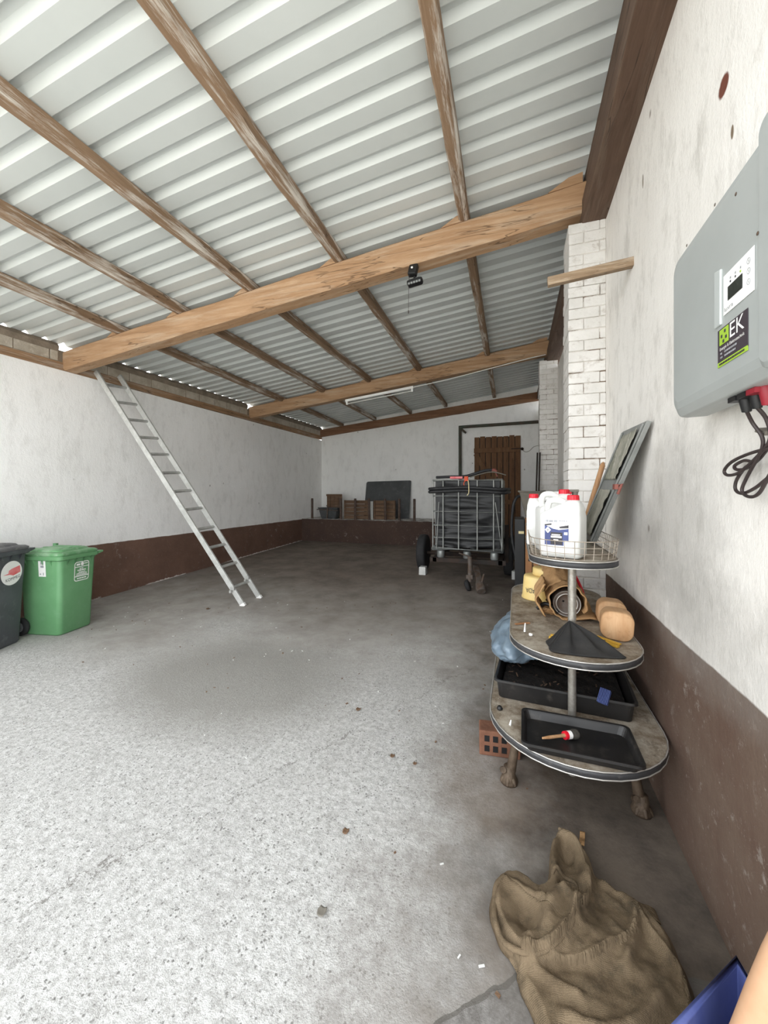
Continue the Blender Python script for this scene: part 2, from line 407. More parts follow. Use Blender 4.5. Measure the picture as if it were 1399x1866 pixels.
M['band'] = pm('black_edge_strip', '#39393b', '#2e2e30', 9, .5, dirt='#6f6c68')
M['trim'] = pm('chrome_trim', '#d6d4cf', '#b9b5ae', 16, .35, .6, dirt='#8a7f72')
M['pole'] = pm('pitted_chrome_pole', '#a29e97', '#8a857d', 45, .4, .6, dirt='#5f564c')
M['legs'] = pm('rusty_leg_metal', '#665747', '#46382b', 16, .65, .3, bump=.4)
M['wire'] = pm('old_basket_wire', '#b4aa9d', '#8f8376', 30, .5, .4)
M['tray'] = pm('black_tray_plastic', '#151414', '#211f1e', 5, .45, dirt='#4a4540', dirt_amt=.5)
M['soil'] = pm('dark_potting_soil', '#1c1511', '#110d0b', 25, .95, bump=1.0, dirt='#5a4632', dirt_amt=.5)
M['brick'] = pm('red_brick', '#7d5541', '#684533', 10, .9, bump=.5)
M['bluebag'] = pm('blue_grey_film', '#7b8b98', '#5c6c7a', 5, .35, bump=.3)
M['bluebrush'] = pm('blue_plastic', '#3e4a7a', '#4b598c', 10, .45)
M['bristle'] = pm('grey_bristle', '#4a463f', '#2c2925', 60, .9, stretch=(1, 1, .1))
M['blackcloth'] = pm('black_cloth', '#181717', '#262422', 12, .85, bump=.2)
M['yellow'] = pm('yellow_wood_rule', '#c9a13c', '#b58c2c', 20, .6, dirt='#6a5526')
M['bucket'] = pm('pale_yellow_plastic', '#e2c888', '#d8bb74', 4, .45, dirt='#b79a5a')
M['glove'] = pm('brown_leather', '#4a352a', '#3a281f', 14, .7, bump=.3)
M['panelgrey'] = pm('grey_sheet_metal', '#929491', '#7d7f7c', 6, .5, .25)
t = NT('flaking_film'); c0 = t.mix(t.ramp(t.noise(5, 7, .7, t.map((1, 1, .35))), .42, .58), hexc('#6a6e5e'), hexc('#a09d90'))
c0 = t.mix(t.ramp(t.noise(9, 5, .7, t.map((1, 1, .25), (3, 3, 3))), .58, .66), c0, hexc('#c6c3b8')); t.bump(t.noise(12, 4, .6, t.map((1, 1, .3))), .5, .01); M['film'] = t.out(c0, .5)
M['blueplastic'] = pm('blue_tub_plastic', '#5a659c', '#4c5790', 6, .45, stretch=(1, 3, 1), dirt='#6a73a8', dirt_amt=.4)
M['peach'] = pm('pale_peach_surface', '#cfa583', '#c59a77', 8, .6)
def burlap(name, a, b, c):
    t = NT(name)
    w1 = t.n('ShaderNodeTexWave'); w1.inputs['Scale'].default_value = 75; w1.bands_direction = 'X'; w1.inputs['Distortion'].default_value = 1.5; t.l(t.co, w1.inputs[0])
    w2 = t.n('ShaderNodeTexWave'); w2.inputs['Scale'].default_value = 75; w2.bands_direction = 'Y'; w2.inputs['Distortion'].default_value = 1.5; t.l(t.co, w2.inputs[0])
    wv = t.math('MULTIPLY', w1.outputs['Fac'], w2.outputs['Fac'])
    col = t.mix(t.ramp(t.noise(6, 6, .65), .35, .68), hexc(a), hexc(b)); col = t.mix(t.ramp(t.noise(13, 6, .7, t.map((1, 1, 1), (2, 2, 2))), .52, .7, 0, .7), col, hexc(c))
    col = t.mix(t.ramp(wv, 0, .5, .10, 0), col, hexc('#3a2f22'))
    t.bump(t.math('ADD', t.math('MULTIPLY', wv, .4), t.math('MULTIPLY', t.noise(18, 6, .65), 3.0)), .6, .006); return t.out(col, .95, 0, .1)
M['sack'] = burlap('old_sack_cloth', '#7d6d58', '#574a3a', '#3a342b')
M['jute'] = burlap('tan_jute_cloth', '#c09a70', '#ad865c', '#8d6c48')

# ------------------------------------------------------------------ the building shell
XL, XR, YL = -5.9, 0.70, 11.1
Y0 = 0.2
def fz(y): return 0.0 if y < 3.5 else min(.033 * (y - 3.5), .033 * 6.4 + (y - 9.9) * .033)
def sheet_z(x, y): return 4.092 + .105 * (x + 1.7) + (y - 3.6) * (.0150 + .0020 * (x + 1.7))

mb = MB(); ys = [0.2, 3.5, 5, 7, 9, 11.2]
for a, b in zip(ys[:-1], ys[1:]):
    n = len(mb.v); mb.add([(XL, a, fz(a)), (XR, a, fz(a)), (XR, b, fz(b)), (XL, b, fz(b))], [(0, 1, 2, 3)])
mb.add([(XL, Y0, -.15), (XR, Y0, -.15), (XR, 11.2, -.15), (XL, 11.2, -.15)], [(3, 2, 1, 0)])
mb.build('floor', M['floor'], kind='structure', recalc=False)
MB().b2((-60, -60, -.30), (60, 60, -.16)).build('ground', M['yard'], kind='structure')

T = .30
MB().b2((XL - T, Y0, -.15), (XL, 11.4, 3.28)).build('wall_left', M['wall_left'], kind='structure')
mb = MB(); mb.b2((XR, .82, -.15), (XR + T, 11.4, 3.86)); mb.build('wall_right', M['wall_right'], kind='structure')
mb = MB(); zb = lambda x: 4.07 + (x - .55) * .104
mb.loft([[(XL, YL, -.15), (XR, YL, -.15), (XR, YL, zb(XR)), (XL, YL, zb(XL))], [(XL, YL + T, -.15), (XR, YL + T, -.15), (XR, YL + T, zb(XR)), (XL, YL + T, zb(XL))]])
mb.build('wall_back', M['wall_back'], kind='structure')
MB().b2((XL, 9.9, 0), (-.9, YL, .85)).build('trim_1', M['wall_back'], kind='structure')   # raised plinth along the back wall

# concrete block course on the left wall, blocks and their mortar bed
random.seed(4)
mb = MB(); mm = MB()
y = Y0 + .05; k = 0
for y0_, y1_ in ((Y0, 3.56), (3.83, 7.48), (7.76, 11.1)):
    y = y0_
    while y < y1_ - .05:
        L = min(random.choice((.36, .40, .33)), y1_ - y)
        zt = sheet_z(XL, y + L / 2) - .125; z0 = 3.384 + .004 * (y - 3)
        j = random.uniform(-.006, .006)
        mb.b2((XL - .2, y + .006, z0 + .008), (XL + .004 + j, y + L - .006, zt))
        y += L
def block_tops(a, b):
    ps = []
    n = int((b - a) / .06)
    lo = [(XL - .22, XL + .015)] 
    def fn(u, v):
        yy = a + (b - a) * u; z0 = 3.384 + .004 * (yy - 3)
        zt = sheet_z(XL, yy) - .125; top = sheet_z(XL, yy) - .012 + .012 * nz(yy, 2, 0, 6)
        prof = [(XL - .22, zt - .005), (XL - .20, top - .02), (XL - .02 + .02 * nz(yy, 5, 0, 5), top + .004), (XL + .022 + .02 * nz(yy, 1, 0, 8), top - .045), (XL + .006, zt - .005)]
        i = int(round(v * 4)); return (prof[i][0], yy, prof[i][1])
    mm.grid(n, 4, fn, False)
for a, b in ((Y0, 3.56), (3.83, 7.48), (7.76, 11.1)): block_tops(a, b)
mm.b2((XL - .19, Y0, 3.385), (XL - .006, 11.1, 3.55))
bl = mb.build('trim_2', M['block'], kind='structure', bevel=.006)
mo = mm.build('mortar_bed', M['blockmortar'], bl, recalc=True)

# corrugated roof sheet
mb = MB(); per = .2197; prof = [(0, 0), (.118, 0), (.138, .044), (.186, .044), (.2197, 0)]
pts = []; y = 1.622 - per * 12
off = .118
while y < 11.35:
    for (dy, dz) in prof[:-1]: pts.append((y - off + dy, dz))
    y += per
pts.append((y - off, 0))
NXs = 3; xs_ = [XL - .06, -3.0, -1.0, XR + .45]
vs = [(x_, yy, sheet_z(x_, yy) + dz) for x_ in xs_ for (yy, dz) in pts]; n = len(pts)
vs = [v for v in vs]
keep = [i for i in range(n - 1) if pts[i][0] > Y0 - .1]
fs = [(j * n + i, (j + 1) * n + i, (j + 1) * n + i + 1, j * n + i + 1) for j in range(3) for i in keep]
mb.add(vs, fs, False); mb.build('ceiling', M['sheet'], kind='structure', solid=.003)

# ------------------------------------------------------------------ roof timbers
def beam(name, ya, w, zl, zr, h, label, xl=XL - .0, xr=.60, seed=1):
    root = empty(name, ((xl + xr) / 2, ya + w / 2, (zl + zr) / 2)); tag(root, label, 'beam', None)
    mb = MB(); n = 40
    def ring(u):
        x_ = xl + (xr - xl) * u; z_ = zl + (zr - zl) * u
        a = .010 * nz(x_, seed, 0, 1.5); b = .008 * nz(x_, seed + 5, 3, 2.2)
        c = .022
        hh = h + b
        return [(x_, ya + a, z_ + c), (x_, ya + a + c, z_ + b), (x_, ya + w - c, z_ + b), (x_, ya + w, z_ + c),
                (x_, ya + w, z_ + hh - c), (x_, ya + w - c, z_ + hh), (x_, ya + a + c, z_ + hh), (x_, ya + a, z_ + hh - c)]
    mb.loft([ring(i / n) for i in range(n + 1)])
    mb.build('timber', M['beam'], root, world=True)
    return root
B1 = beam('roof_beam', 3.61, .20, 3.285, 3.965, .262, 'thick rough-sawn main beam nearest the door, crossing the whole width')
B2 = beam('roof_beam', 7.54, .20, 3.345, 4.105, .258, 'second main beam further back, carrying the white tube light', seed=9)
PX = [(-.455, -.575), (-1.735, -1.93), (-2.83, -2.98), (-3.84, -4.10), (-4.85, -5.19)]
ords = ['purlin nearest the right-hand wall, crossing the beam right of the small black floodlight', 'second purlin from the right wall, meeting the front beam left of the floodlight',
        'middle one of the five weathered roof purlins', 'purlin second from the left wall, flaky and pale at the front',
        'purlin closest to the left wall above the leaning ladder']
for i, (xa, xb) in enumerate(PX):
    mb = MB(); n = 60; w = .095; hh = .108
    def ring(u, xa=xa, xb=xb):
        y_ = Y0 + (11.35 - Y0) * u; x_ = xa + (xb - xa) * (y_ - 3.6) / 7.5
        a = .008 * nz(y_, i * 7, 0, 1.3); b = .010 * nz(y_, i * 3, 4, 1.8); b2 = .005 * nz(y_, i * 3, 9, 7)
        zt = sheet_z(x_, y_) - .003; zb_ = zt - hh + b
        c = .016 + .008 * nz(y_, i, 2, 4)
        return [(x_ - w / 2 + a + b2, y_, zb_ + c), (x_ - w / 2 + a + c, y_, zb_), (x_ + w / 2 + a - c, y_, zb_ + b2), (x_ + w / 2 + a, y_, zb_ + c),
                (x_ + w / 2 + a, y_, zt - .004), (x_ - w / 2 + a, y_, zt - .004)]
    mb.loft([ring(j / n) for j in range(n + 1)])
    o = mb.build('roof_purlin', M['purlin'], origin=(xa, 3.7, sheet_z(xa, 3.7) - .11))
    tag(o, ords[i], 'purlin', 'purlins under the roof sheets')
    # wedge blocks on the main beams, left of each purlin
    for (yb, zl, zr, h, root) in ((3.61, 3.285, 3.965, .262, B1), (7.54, 3.345, 4.105, .258, B2)):
        x_ = xa + (xb - xa) * (yb - 3.6) / 7.5 - w / 2
        z_ = lambda q: zl + (zr - zl) * (q - XL) / (.6 - XL) + h - .004
        L = .17; hgt = .065
        mb = MB(); mb.loft([[(x_ - L, yy, z_(x_ - L)), (x_ + .03, yy, z_(x_ + .03)), (x_ + .03, yy, z_(x_) + hgt), (x_ - .02, yy, z_(x_) + hgt)] for yy in (yb + .012, yb + .16)])
        mb.build('wedge', M['beam'], root, world=True)
for (yb, zl, zr, h, root) in ((3.61, 3.285, 3.965, .262, B1), (7.54, 3.345, 4.105, .258, B2)):
    z_ = lambda q: zl + (zr - zl) * (q - XL) / (.6 - XL) + h - .004
    mb = MB(); mb.loft([[(.26, yy, z_(.26)), (.53, yy, z_(.53)), (.53, yy, z_(.53) + .085), (.42, yy, z_(.42) + .075)] for yy in (yb + .012, yb + .16)])
    mb.build('wedge', M['beam'], root, world=True)

mb = MB(); mb.loft([[(XL - .16, y_, 3.28 + .003 * (y_ - 3)), (XL + .012, y_, 3.28 + .003 * (y_ - 3)), (XL + .012, y_, 3.385 + .004 * (y_ - 3)), (XL - .16, y_, 3.385 + .004 * (y_ - 3))] for y_ in [Y0 + (11.1 - Y0) * i / 24 for i in range(25)]])
o = mb.build('wall_plate', M['plate_l'], origin=(XL, 5, 3.28)); tag(o, 'long weathered timber plate on top of the left wall under the blocks', 'timber')
mb = MB()
pr = lambda y_: 3.856 + max(0, y_ - 3.6) * .0285
mb.loft([[(.522, y_, pr(y_)), (.86, y_, pr(y_)), (.86, y_, pr(y_) + .20), (.522, y_, pr(y_) + .20)] for y_ in [Y0 + (11.1 - Y0) * i / 30 for i in range(31)]])
o = mb.build('wall_plate', M['plate_r'], origin=(.6, 5, 3.86), bevel=.006); tag(o, 'wide dark timber plate running along the top of the right wall', 'timber')
mb = MB()
mb.loft([[(.555, y_, pr(y_) + .205), (.70, y_, pr(y_) + .205), (.70, y_, sheet_z(.63, y_) - .02), (.555, y_, sheet_z(.63, y_) - .02)] for y_ in [Y0 + (11.1 - Y0) * i / 30 for i in range(31)]])
o = mb.build('roof_purlin', M['plate_r'], origin=(.62, 5, 4.06)); tag(o, 'dark edge purlin lying on the right-hand wall plate', 'purlin')
mb = MB()
mb.loft([[(x_, YL - .10, zb(x_) - .02 + .01 * nz(x_, 1, 0, 3)), (x_, YL + .2, zb(x_) - .02), (x_, YL + .2, zb(x_) + .20), (x_, YL - .10, zb(x_) + .20 + .008 * nz(x_, 4, 0, 3))] for x_ in [XL + (XR - .05 - XL) * i / 30 for i in range(31)]])
o = mb.build('wall_plate', M['plate_b'], origin=(-2.6, YL, 3.6)); tag(o, 'sloping timber plate along the top of the back wall', 'timber')
# gable infill above the back plate up to the sheet
mb = MB(); mb.loft([[(XL, yy, zb(XL) + .17), (XR, yy, zb(XR) + .17), (XR, yy, sheet_z(XR, YL) - .01), (XL, yy, sheet_z(XL, YL) - .01)] for yy in (YL + .06, YL + .25)])
mb.build('trim_3', M['wall_back'], kind='structure')

# ------------------------------------------------------------------ brick pillars
def pillar(x0, x1, y0, y1, z1, seed, label):
    random.seed(seed)
    root = empty('brick_pillar', ((x0 + x1) / 2, (y0 + y1) / 2, fz(y0))); tag(root, label, 'pillar')
    mb = MB(); z = fz(y0) - .02; row = 0; ch = .0905
    while z < z1 - .03:
        h = min(ch, z1 - z)
        joint = .010
        xs = [x0, x0 + .12, x1] if row % 2 else [x0, x0 + .24, x1]
        if x1 - x0 < .26: xs = [x0, x1]
        for a, b in zip(xs[:-1], xs[1:]):
            j = random.uniform(-.005, .005); j2 = random.uniform(-.004, .006)
            g = random.uniform(.0005, .0035)
            mb.b2((a + g + (j2 if a == x0 else 0), y0 + j, z + random.uniform(.001, .006)), (b - (g if b < x1 else 0), y1, z + h - random.uniform(.0, .004)))
        z += h; row += 1
    mb.build('bricks', M['brickpaint'], root, world=True, bevel=.007)
    MB().b2((x0 + .010, y0 + .009, fz(y0) - .02), (x1, y1 - .01, z1 - .01)).build('mortar', M['mortar'], root, world=True)
pillar(.415, .70, 3.61, 3.98, 3.87, 3, 'white-painted brick pillar under the front beam')
pillar(.395, .70, 7.54, 7.90, 3.985, 5, 'far white-painted brick pillar under the second beam')
# ------------------------------------------------------------------ things along the left wall
def wheelie(loc, rz, wb, db, wt, dt, H, mat, lidmat, label, name='wheelie_bin'):
    root = empty(name, loc, rz); tag(root, label, 'bin')
    mb = MB()
    def lp(w, d, z, r=.05): return [(x, y, z) for x, y in rrect(d, w, r)]
    # body tapers; recess for the wheels at the back is left to the axle part
    mb.loft([lp(wb * .94, db * .94, 0), lp(wb, db, .02), lp(wb + (wt - wb) * .5, db + (dt - db) * .5, H * .5), lp(wt, dt, H - .12), lp(wt, dt, H - .1)], True, True)
    mb.build('body', mat, root)
    rim = MB(); rim.loft([lp(wt + .012, dt + .012, H - .125), lp(wt + .05, dt + .05, H - .115), lp(wt + .055, dt + .055, H - .075), lp(wt + .02, dt + .02, H - .07)], True)
    for s in (-1, 1):
        for k in (-.32, -.11, .11, .32):
            rim.loft([[(dt / 2 - .006, k * wt + e, H - .19), (dt / 2 + .028, k * wt + e, H - .118), (dt / 2 - .006, k * wt + e, H - .118)] for e in (-.004, .004)])
        for k in (-.3, -.1, .1, .3):
            rim.loft([[(k * dt + e, s * (wt / 2 - .006), H - .19), (k * dt + e, s * (wt / 2 + .026), H - .118), (k * dt + e, s * (wt / 2 - .006), H - .118)] for e in (-.004, .004)])
    # lifting comb at the front right corner
    rim.loft([[(dt / 2 + .01, wt / 2 + .0, H - .115), (dt / 2 + .01, wt / 2 + .085, H - .095), (dt / 2 + .01, wt / 2 + .085, H - .075), (dt / 2 + .01, wt / 2, H - .075)],
              [(-dt / 2, wt / 2, H - .115), (-dt / 2, wt / 2 + .085, H - .095), (-dt / 2, wt / 2 + .085, H - .075), (-dt / 2, wt / 2, H - .075)]])
    rim.loft([[(dt / 2 - .06 + e, wt / 2 - .005, H - .20), (dt / 2 - .06 + e, wt / 2 + .07, H - .10), (dt / 2 - .06 + e, wt / 2 - .005, H - .10)] for e in (-.006, .006)])
    rim.build('rim', mat, root, bevel=.003)
    lid = MB(); lw, ld = wt + .03, dt + .04
    lid.loft([lp(lw, ld, H - .072), lp(lw + .01, ld + .01, H - .05), lp(lw - .03, ld - .03, H - .035), lp(lw - .1, ld - .12, H - .03), lp(lw - .12, ld - .16, H - .012), lp(lw - .16, ld - .2, H - .006)], True)
    for k in (-.12, .0, .12): lid.b2((-ld / 2 + .1, k - .025, H - .012), (ld / 2 - .13, k + .025, H + .0))
    lid.b2((-ld / 2 - .02, -lw / 2 + .04, H - .06), (-ld / 2 + .03, lw / 2 - .04, H - .025))
    l = lid.build('lid', lidmat, root, bevel=.004)
    for s in (-1, 1):
        MB().box((-ld / 2 + .05, s * (lw / 2 - .07), H + .0), (.045, .03, .03)).build('hinge', mat, l)
    MB().tube([(-dt / 2 - .045, -wt / 2 + .03, H - .09), (-dt / 2 - .045, wt / 2 - .03, H - .09)], .014, 10).build('handle', mat, root)
    for s in (-1, 1):
        w = MB(); cx, cy = -db / 2 + .02, s * (wb / 2 + .035)
        Mx = Matrix.Translation((cx, cy, .1)) @ Matrix.Rotation(R(90), 4, 'X')
        w.lathe([(.06, -.022), (.088, -.024), (.099, -.014), (.1, 0), (.099, .014), (.088, .024), (.06, .022)], (0, 0, 0), 28, Mx)
        wo = w.build('wheel', M['rubber'], root)
        h = MB(); h.lathe([(.01, -.026), (.055, -.024), (.058, -.018), (.058, .018), (.055, .024), (.01, .026)], (0, 0, 0), 24, Mx)
        for q in range(6):
            a = q * PI / 3; h.box((cx + .034 * math.cos(a), cy + s * .026, .1 + .034 * math.sin(a)), (.02, .006, .008), Matrix.Rotation(-a, 3, 'Y'))
        h.build('hub', M['hub'], wo)
    MB().tube([(-db / 2 + .02, -wb / 2 - .03, .1), (-db / 2 + .02, wb / 2 + .03, .1)], .012, 8).build('axle', M['rusty'], root)
    return root
def face_pt(wb, db, wt, dt, H, side, u, z, e=.003):
    """point on the sloping side of a bin: side 'f' (front, +x) or 'l' (left, -y)"""
    k = z / (H - .12)
    if side == 'f': return Vector((db / 2 + (dt - db) / 2 * k + e, u, z))
    return Vector((u, -(wb / 2 + (wt - wb) / 2 * k) - e, z))
G = (.42, .47, .47, .54, .965)
gb = wheelie((-5.085, 3.075, 0), R(11.5), *G, M['green'], M['greenlid'], 'green wheelie bin with a white stamped notice on its front')
def quad_on(root, pts, name, mat, th=.001, lab=None):
    mb = MB(); a, b, c, d = [Vector(p) for p in pts]; nrm = (b - a).cross(d - a).normalized() * th
    mb.loft([[a, b, c, d], [a + nrm, b + nrm, c + nrm, d + nrm]]); o = mb.build(name, mat, root)
    if lab: o['label'] = lab
    return o
# white notice on the green bin front: outline frame, bars, text lines
def P(u, z, e=.004): return face_pt(*G, 'f', u, z, e)
fr = MB()
cu, cz, w_, h_ = .035, .685, .19, .225
sl = (P(0, .9) - P(0, .4)).normalized()
Fm = frame(P(cu, cz, .0035), (0, 1, 0), sl)
outer = rrect(w_, h_, .03, 5); inner = rrect(w_ - .018, h_ - .018, .022, 5); n = len(outer)
fr.add([(x, y, 0) for x, y in outer] + [(x, y, 0) for x, y in inner], [(i, (i + 1) % n, n + (i + 1) % n, n + i) for i in range(n)], False, Fm)
fr.add([(-.09, .048, 0), (.09, .048, 0), (.09, .056, 0), (-.09, .056, 0)], [(0, 1, 2, 3)], False, Fm)
fr.add([(-.09, -.062, 0), (.09, -.062, 0), (.09, -.052, 0), (-.09, -.052, 0)], [(0, 1, 2, 3)], False, Fm)
fr_o = fr.build('front_notice', M['white'], gb, recalc=False); fr_o['label'] = 'white printed notice with rounded border'
def print_line(par, F, x0, x1, y, h, mat, seed, z=.001, name='printed_line'):
    random.seed(seed); q = MB(); x = x0
    while x < x1 - h * .4:
        w = min(random.uniform(.5, 1.6) * h * 1.6, x1 - x)
        q.add([(x, y - h / 2, z), (x + w, y - h / 2, z), (x + w, y + h / 2, z), (x, y + h / 2, z)], [(0, 1, 2, 3)], False, F); x += w + h * .28
    o = q.build(name, mat, par, recalc=False); return o
for k_, (x0_, x1_, y_, h_) in enumerate(((-.03, .02, .032, .010), (-.055, .055, .012, .014), (-.04, .045, -.010, .010), (-.065, .065, -.026, .010), (-.07, .07, -.042, .010), (-.06, .06, -.082, .013), (-.07, -.025, .080, .022), (.03, .075, .084, .012))):
    print_line(fr_o, Fm, x0_, x1_, y_, h_, M['white'], k_)
q = MB(); q.add([(.004 + .02 * math.cos(2 * PI * k / 20), .082 + .02 * math.sin(2 * PI * k / 20), .001) for k in range(20)], [tuple(range(20))], False, Fm); q.build('round_mark', M['white'], fr_o, recalc=False)
# side sticker on the left face
a = [face_pt(*G, 'l', u, z, .0015) for u, z in ((.0, .665), (.09, .665), (.085, .855), (-.005, .855))]
sk = quad_on(gb, a, 'sticker', M['white'], .001, 'white paper sticker on the side')
for (u0, u1, z0, z1) in ((.025, .065, .80, .83), (.025, .065, .765, .79), (.015, .03, .685, .7), (.055, .065, .68, .71)):
    MB().add([face_pt(*G, 'l', u, z, .0035) for u, z in ((u0, z0), (u1, z0), (u1, z1), (u0, z1))], [(0, 1, 2, 3)]).build('print', M['greyink'], sk, recalc=False)

Bk = (.50, .58, .56, .66, 1.07)
bb = wheelie((-5.235, 2.36, 0), R(23), *Bk, M['blackbin'], M['blacklid'], 'dark grey wheelie bin with a round red and white sticker')
sl = (face_pt(*Bk, 'f', 0, .9) - face_pt(*Bk, 'f', 0, .4)).normalized()
Fm = frame(face_pt(*Bk, 'f', .085, .765, .0035), (0, 1, 0), sl)
mb = MB(); mb.add([(.125 * math.cos(2 * PI * k / 40), .125 * math.sin(2 * PI * k / 40), 0) for k in range(40)], [tuple(range(40))], False, Fm)
rs = mb.build('sticker', M['white'], bb, recalc=False); rs['label'] = 'round white sticker with a red lorry shape'
mb = MB(); mb.add([(x, y, .001) for x, y in ((-.10, -.01), (-.04, .0), (-.035, .03), (.0, .045), (.095, .065), (.105, -.005), (.02, -.03), (-.02, -.015))], [tuple(range(8))], False, Fm)
mb.build('red_print', M['redfade'], rs, recalc=False)
text('lettering', 'KOMMEG', .045, M['ink'], rs, Fm @ Matrix.Rotation(R(8), 4, 'Z') @ Matrix.Translation((.01, -.062, .001)), .17)

# ladder
F1 = Vector((-3.587, 4.46, .035)); F2 = Vector((-3.593, 4.833, .045)); T1 = Vector((-5.845, 4.019, 3.383)); T2 = Vector((-5.845, 4.375, 3.42))
lad = empty('ladder', tuple((F1 + F2) / 2)); tag(lad, 'long dull aluminium ladder leaning against the left wall plate', 'ladder')
for a, b in ((F1, T1), (F2, T2)):
    mb = MB(); mb.bar(a, b, .028, .075, 0, (1, 0, 1)); mb.build('rail', M['alu'], lad, world=True, bevel=.003)
    d = (b - a).normalized(); mb = MB(); mb.bar(a - d * .015, a + d * .03, .034, .082, 0, (1, 0, 1)); mb.build('foot_cap', M['white'], lad, world=True)
for tt_ in (.072, .154, .234, .311, .394, .472, .552, .634, .708, .786, .864, .942):
    a = F1.lerp(T1, tt_); b = F2.lerp(T2, tt_); mb = MB(); mb.bar(a, b, .034, .03, 0, (1, 0, 1)); mb.build('rung', M['alugrey'], lad, world=True, bevel=.003)
for tt_, s in ((.072, 1), (.072, -1)):
    c = F2.lerp(T2, .085) if s == 1 else F1.lerp(T1, .068)
    mb = MB(); mb.box(c + Vector((.02, -.02 if s == 1 else -.02, .01)), (.06, .03, .045)); mb.box(c + Vector((0, -.045, -.03)), (.03, .025, .04)); mb.build('locking_hook', M['alugrey'], lad, world=True, bevel=.004)

# floodlight under the front beam
fl = empty('floodlight', (-.945, 3.63, 3.72)); tag(fl, 'small black LED floodlight with a motion sensor box hanging under the front beam', 'floodlight')
mb = MB(); mb.box((-.945, 3.645, 3.755), (.085, .06, .115), Matrix.Rotation(R(-14), 3, 'X') @ Matrix.Rotation(R(8), 3, 'Y')); mb.build('sensor_box', M['black'], fl, world=True, bevel=.01)
mb = MB(); mb.lathe([(.0, 0), (.010, 0), (.011, .006), (.004, .01)], (0, 0, 0), 14, frame((-.948, 3.612, 3.765), (1, 0, 0), (0, 0, 1))); mb.build('sensor_eye', M['white'], fl, world=True)
MB().tube([(-.935, 3.65, 3.71), (-.93, 3.65, 3.665)], .012, 8).build('bracket', M['black'], fl, world=True)
rot = Matrix.Rotation(R(-7), 3, 'Y')
mb = MB(); mb.loft([[tuple(Vector((-.925, 3.64, 3.63)) + rot @ Vector((x * 1.0, y, z))) for x, y in rrect(.155 * k, .075 * k, .02, 4)] for z, k in ((-.018, .92), (.0, 1), (.022, .97), (.03, .8))])
hd = mb.build('lamp_head', M['black'], fl, world=True)
mb = MB()
for k in range(5): mb.box(Vector((-.925, 3.605, 3.618)) + rot @ Vector(((k - 2) * .026, 0, 0)), (.018, .010, .018), rot)
mb.build('led', M['galv'], hd, world=True)
mb = MB(); mb.tube([(-.975, 3.62, 3.72), (-.978, 3.60, 3.6), (-.98, 3.6, 3.35)], .0018, 6); mb.tube([(-.98, 3.6, 3.352), (-.98, 3.6, 3.325)], .005, 8); mb.build('pull_cord', M['cable'], fl, world=True)

# tube light under the second beam
def lf(u): return Vector((-3.42 + 1.48 * u, 7.50, 3.545 + .16 * u))
tl = empty('tube_light', tuple(lf(.5))); tag(tl, 'white fluorescent batten with bare tube fixed to the second beam', 'lamp')
MB().bar(lf(0), lf(1), .05, .05).build('housing', M['white'], tl, world=True, bevel=.006)
for u in (.01, .97):
    MB().bar(lf(u) + Vector((0, 0, -.055)), lf(u + .025) + Vector((0, 0, -.055)), .035, .07).build('lamp_holder', M['white'], tl, world=True, bevel=.005)
MB().tube([lf(.02) + Vector((0, 0, -.07)), lf(.985) + Vector((0, 0, -.07))], .014, 12).build('tube', M['alu'], tl, world=True)
mb = MB(); mb.tube([lf(1) , lf(1) + Vector((.7, 0, .09)), (.25, 7.52, 4.05), (.5, 7.52, 4.08)], .008, 6); o = mb.build('cable', M['white'], tl, world=True)

# ------------------------------------------------------------------ back wall
dr_ = empty('door_1', (-.5, YL - .03, .6)); dr_['kind'] = 'structure'
random.seed(8)
wN = 8; x0, x1 = -1.115, .12; top = 3.15
for i in range(wN):
    a = x0 + (x1 - x0) * i / wN; b = x0 + (x1 - x0) * (i + 1) / wN
    mb = MB(); mb.b2((a + .010, YL - .05, .45), (b - .010, YL - .02, top + random.uniform(-.012, .012))); mb.build('plank', M['door'], dr_, world=True, bevel=.004)
for z_ in (2.77, 1.35):
    MB().b2((x0, YL - .085, z_ - .065), (x1 - .02, YL - .05, z_ + .065)).build('cross_board', M['door'], dr_, world=True, bevel=.005)
MB().bar((x0 + .04, YL - .068, 2.68), (x0 + .75, YL - .068, 1.42), .12, .034, 0, (0, 1, 0)).build('brace', M['door'], dr_, world=True)
mb = MB(); mb.b2((x1 - .25, YL - .095, 2.775), (x1 + .02, YL - .085, 2.80)); mb.lathe([(.0, 0), (.04, 0), (.035, .04), (.0, .05)], (0, 0, 0), 12, frame((x1 + .03, YL - .06, 2.78), (1, 0, 0), (0, 0, 1))); mb.build('hinge', M['frame'], dr_, world=True)
MB().b2((x0 + .01, YL - .018, .45), (x1 - .01, YL - .005, top - .02)).build('dark_gap_sheet', M['frame'], dr_, world=True)  # dark sheet added behind the planks so their gaps look shaded

mb = MB(); pp = [(-1.495, 11.0, 1.0), (-1.495, 11.0, 3.40), (-1.47, 11.0, 3.44), (.6, 11.0, 3.46)]
fr_ = empty('pipe_frame', (-1.495, 11.0, .85)); tag(fr_, 'dark green painted pipe rising beside the plank door and turning right over it', 'pipe')
MB().tube([(-1.495, 11.0, .88), (-1.495, 11.0, 3.45)], .042, 12).build('upright', M['pipe'], fr_, world=True)
MB().tube([(-1.53, 11.0, 3.445), (.62, 11.0, 3.475)], .042, 12).build('crosspipe', M['pipe'], fr_, world=True)
MB().tube([(-1.47, 11.0, 3.40), (-1.33, 10.95, 3.27)], .028, 10).build('stub', M['pipe'], fr_, world=True)
mb = MB(); mb.tube(spline([(.14, 11.05, 2.78), (.22, 11.05, 2.70), (.33, 11.06, 2.72), (.45, 11.06, 2.83), (.62, 11.05, 2.86)], 6), .006, 6)
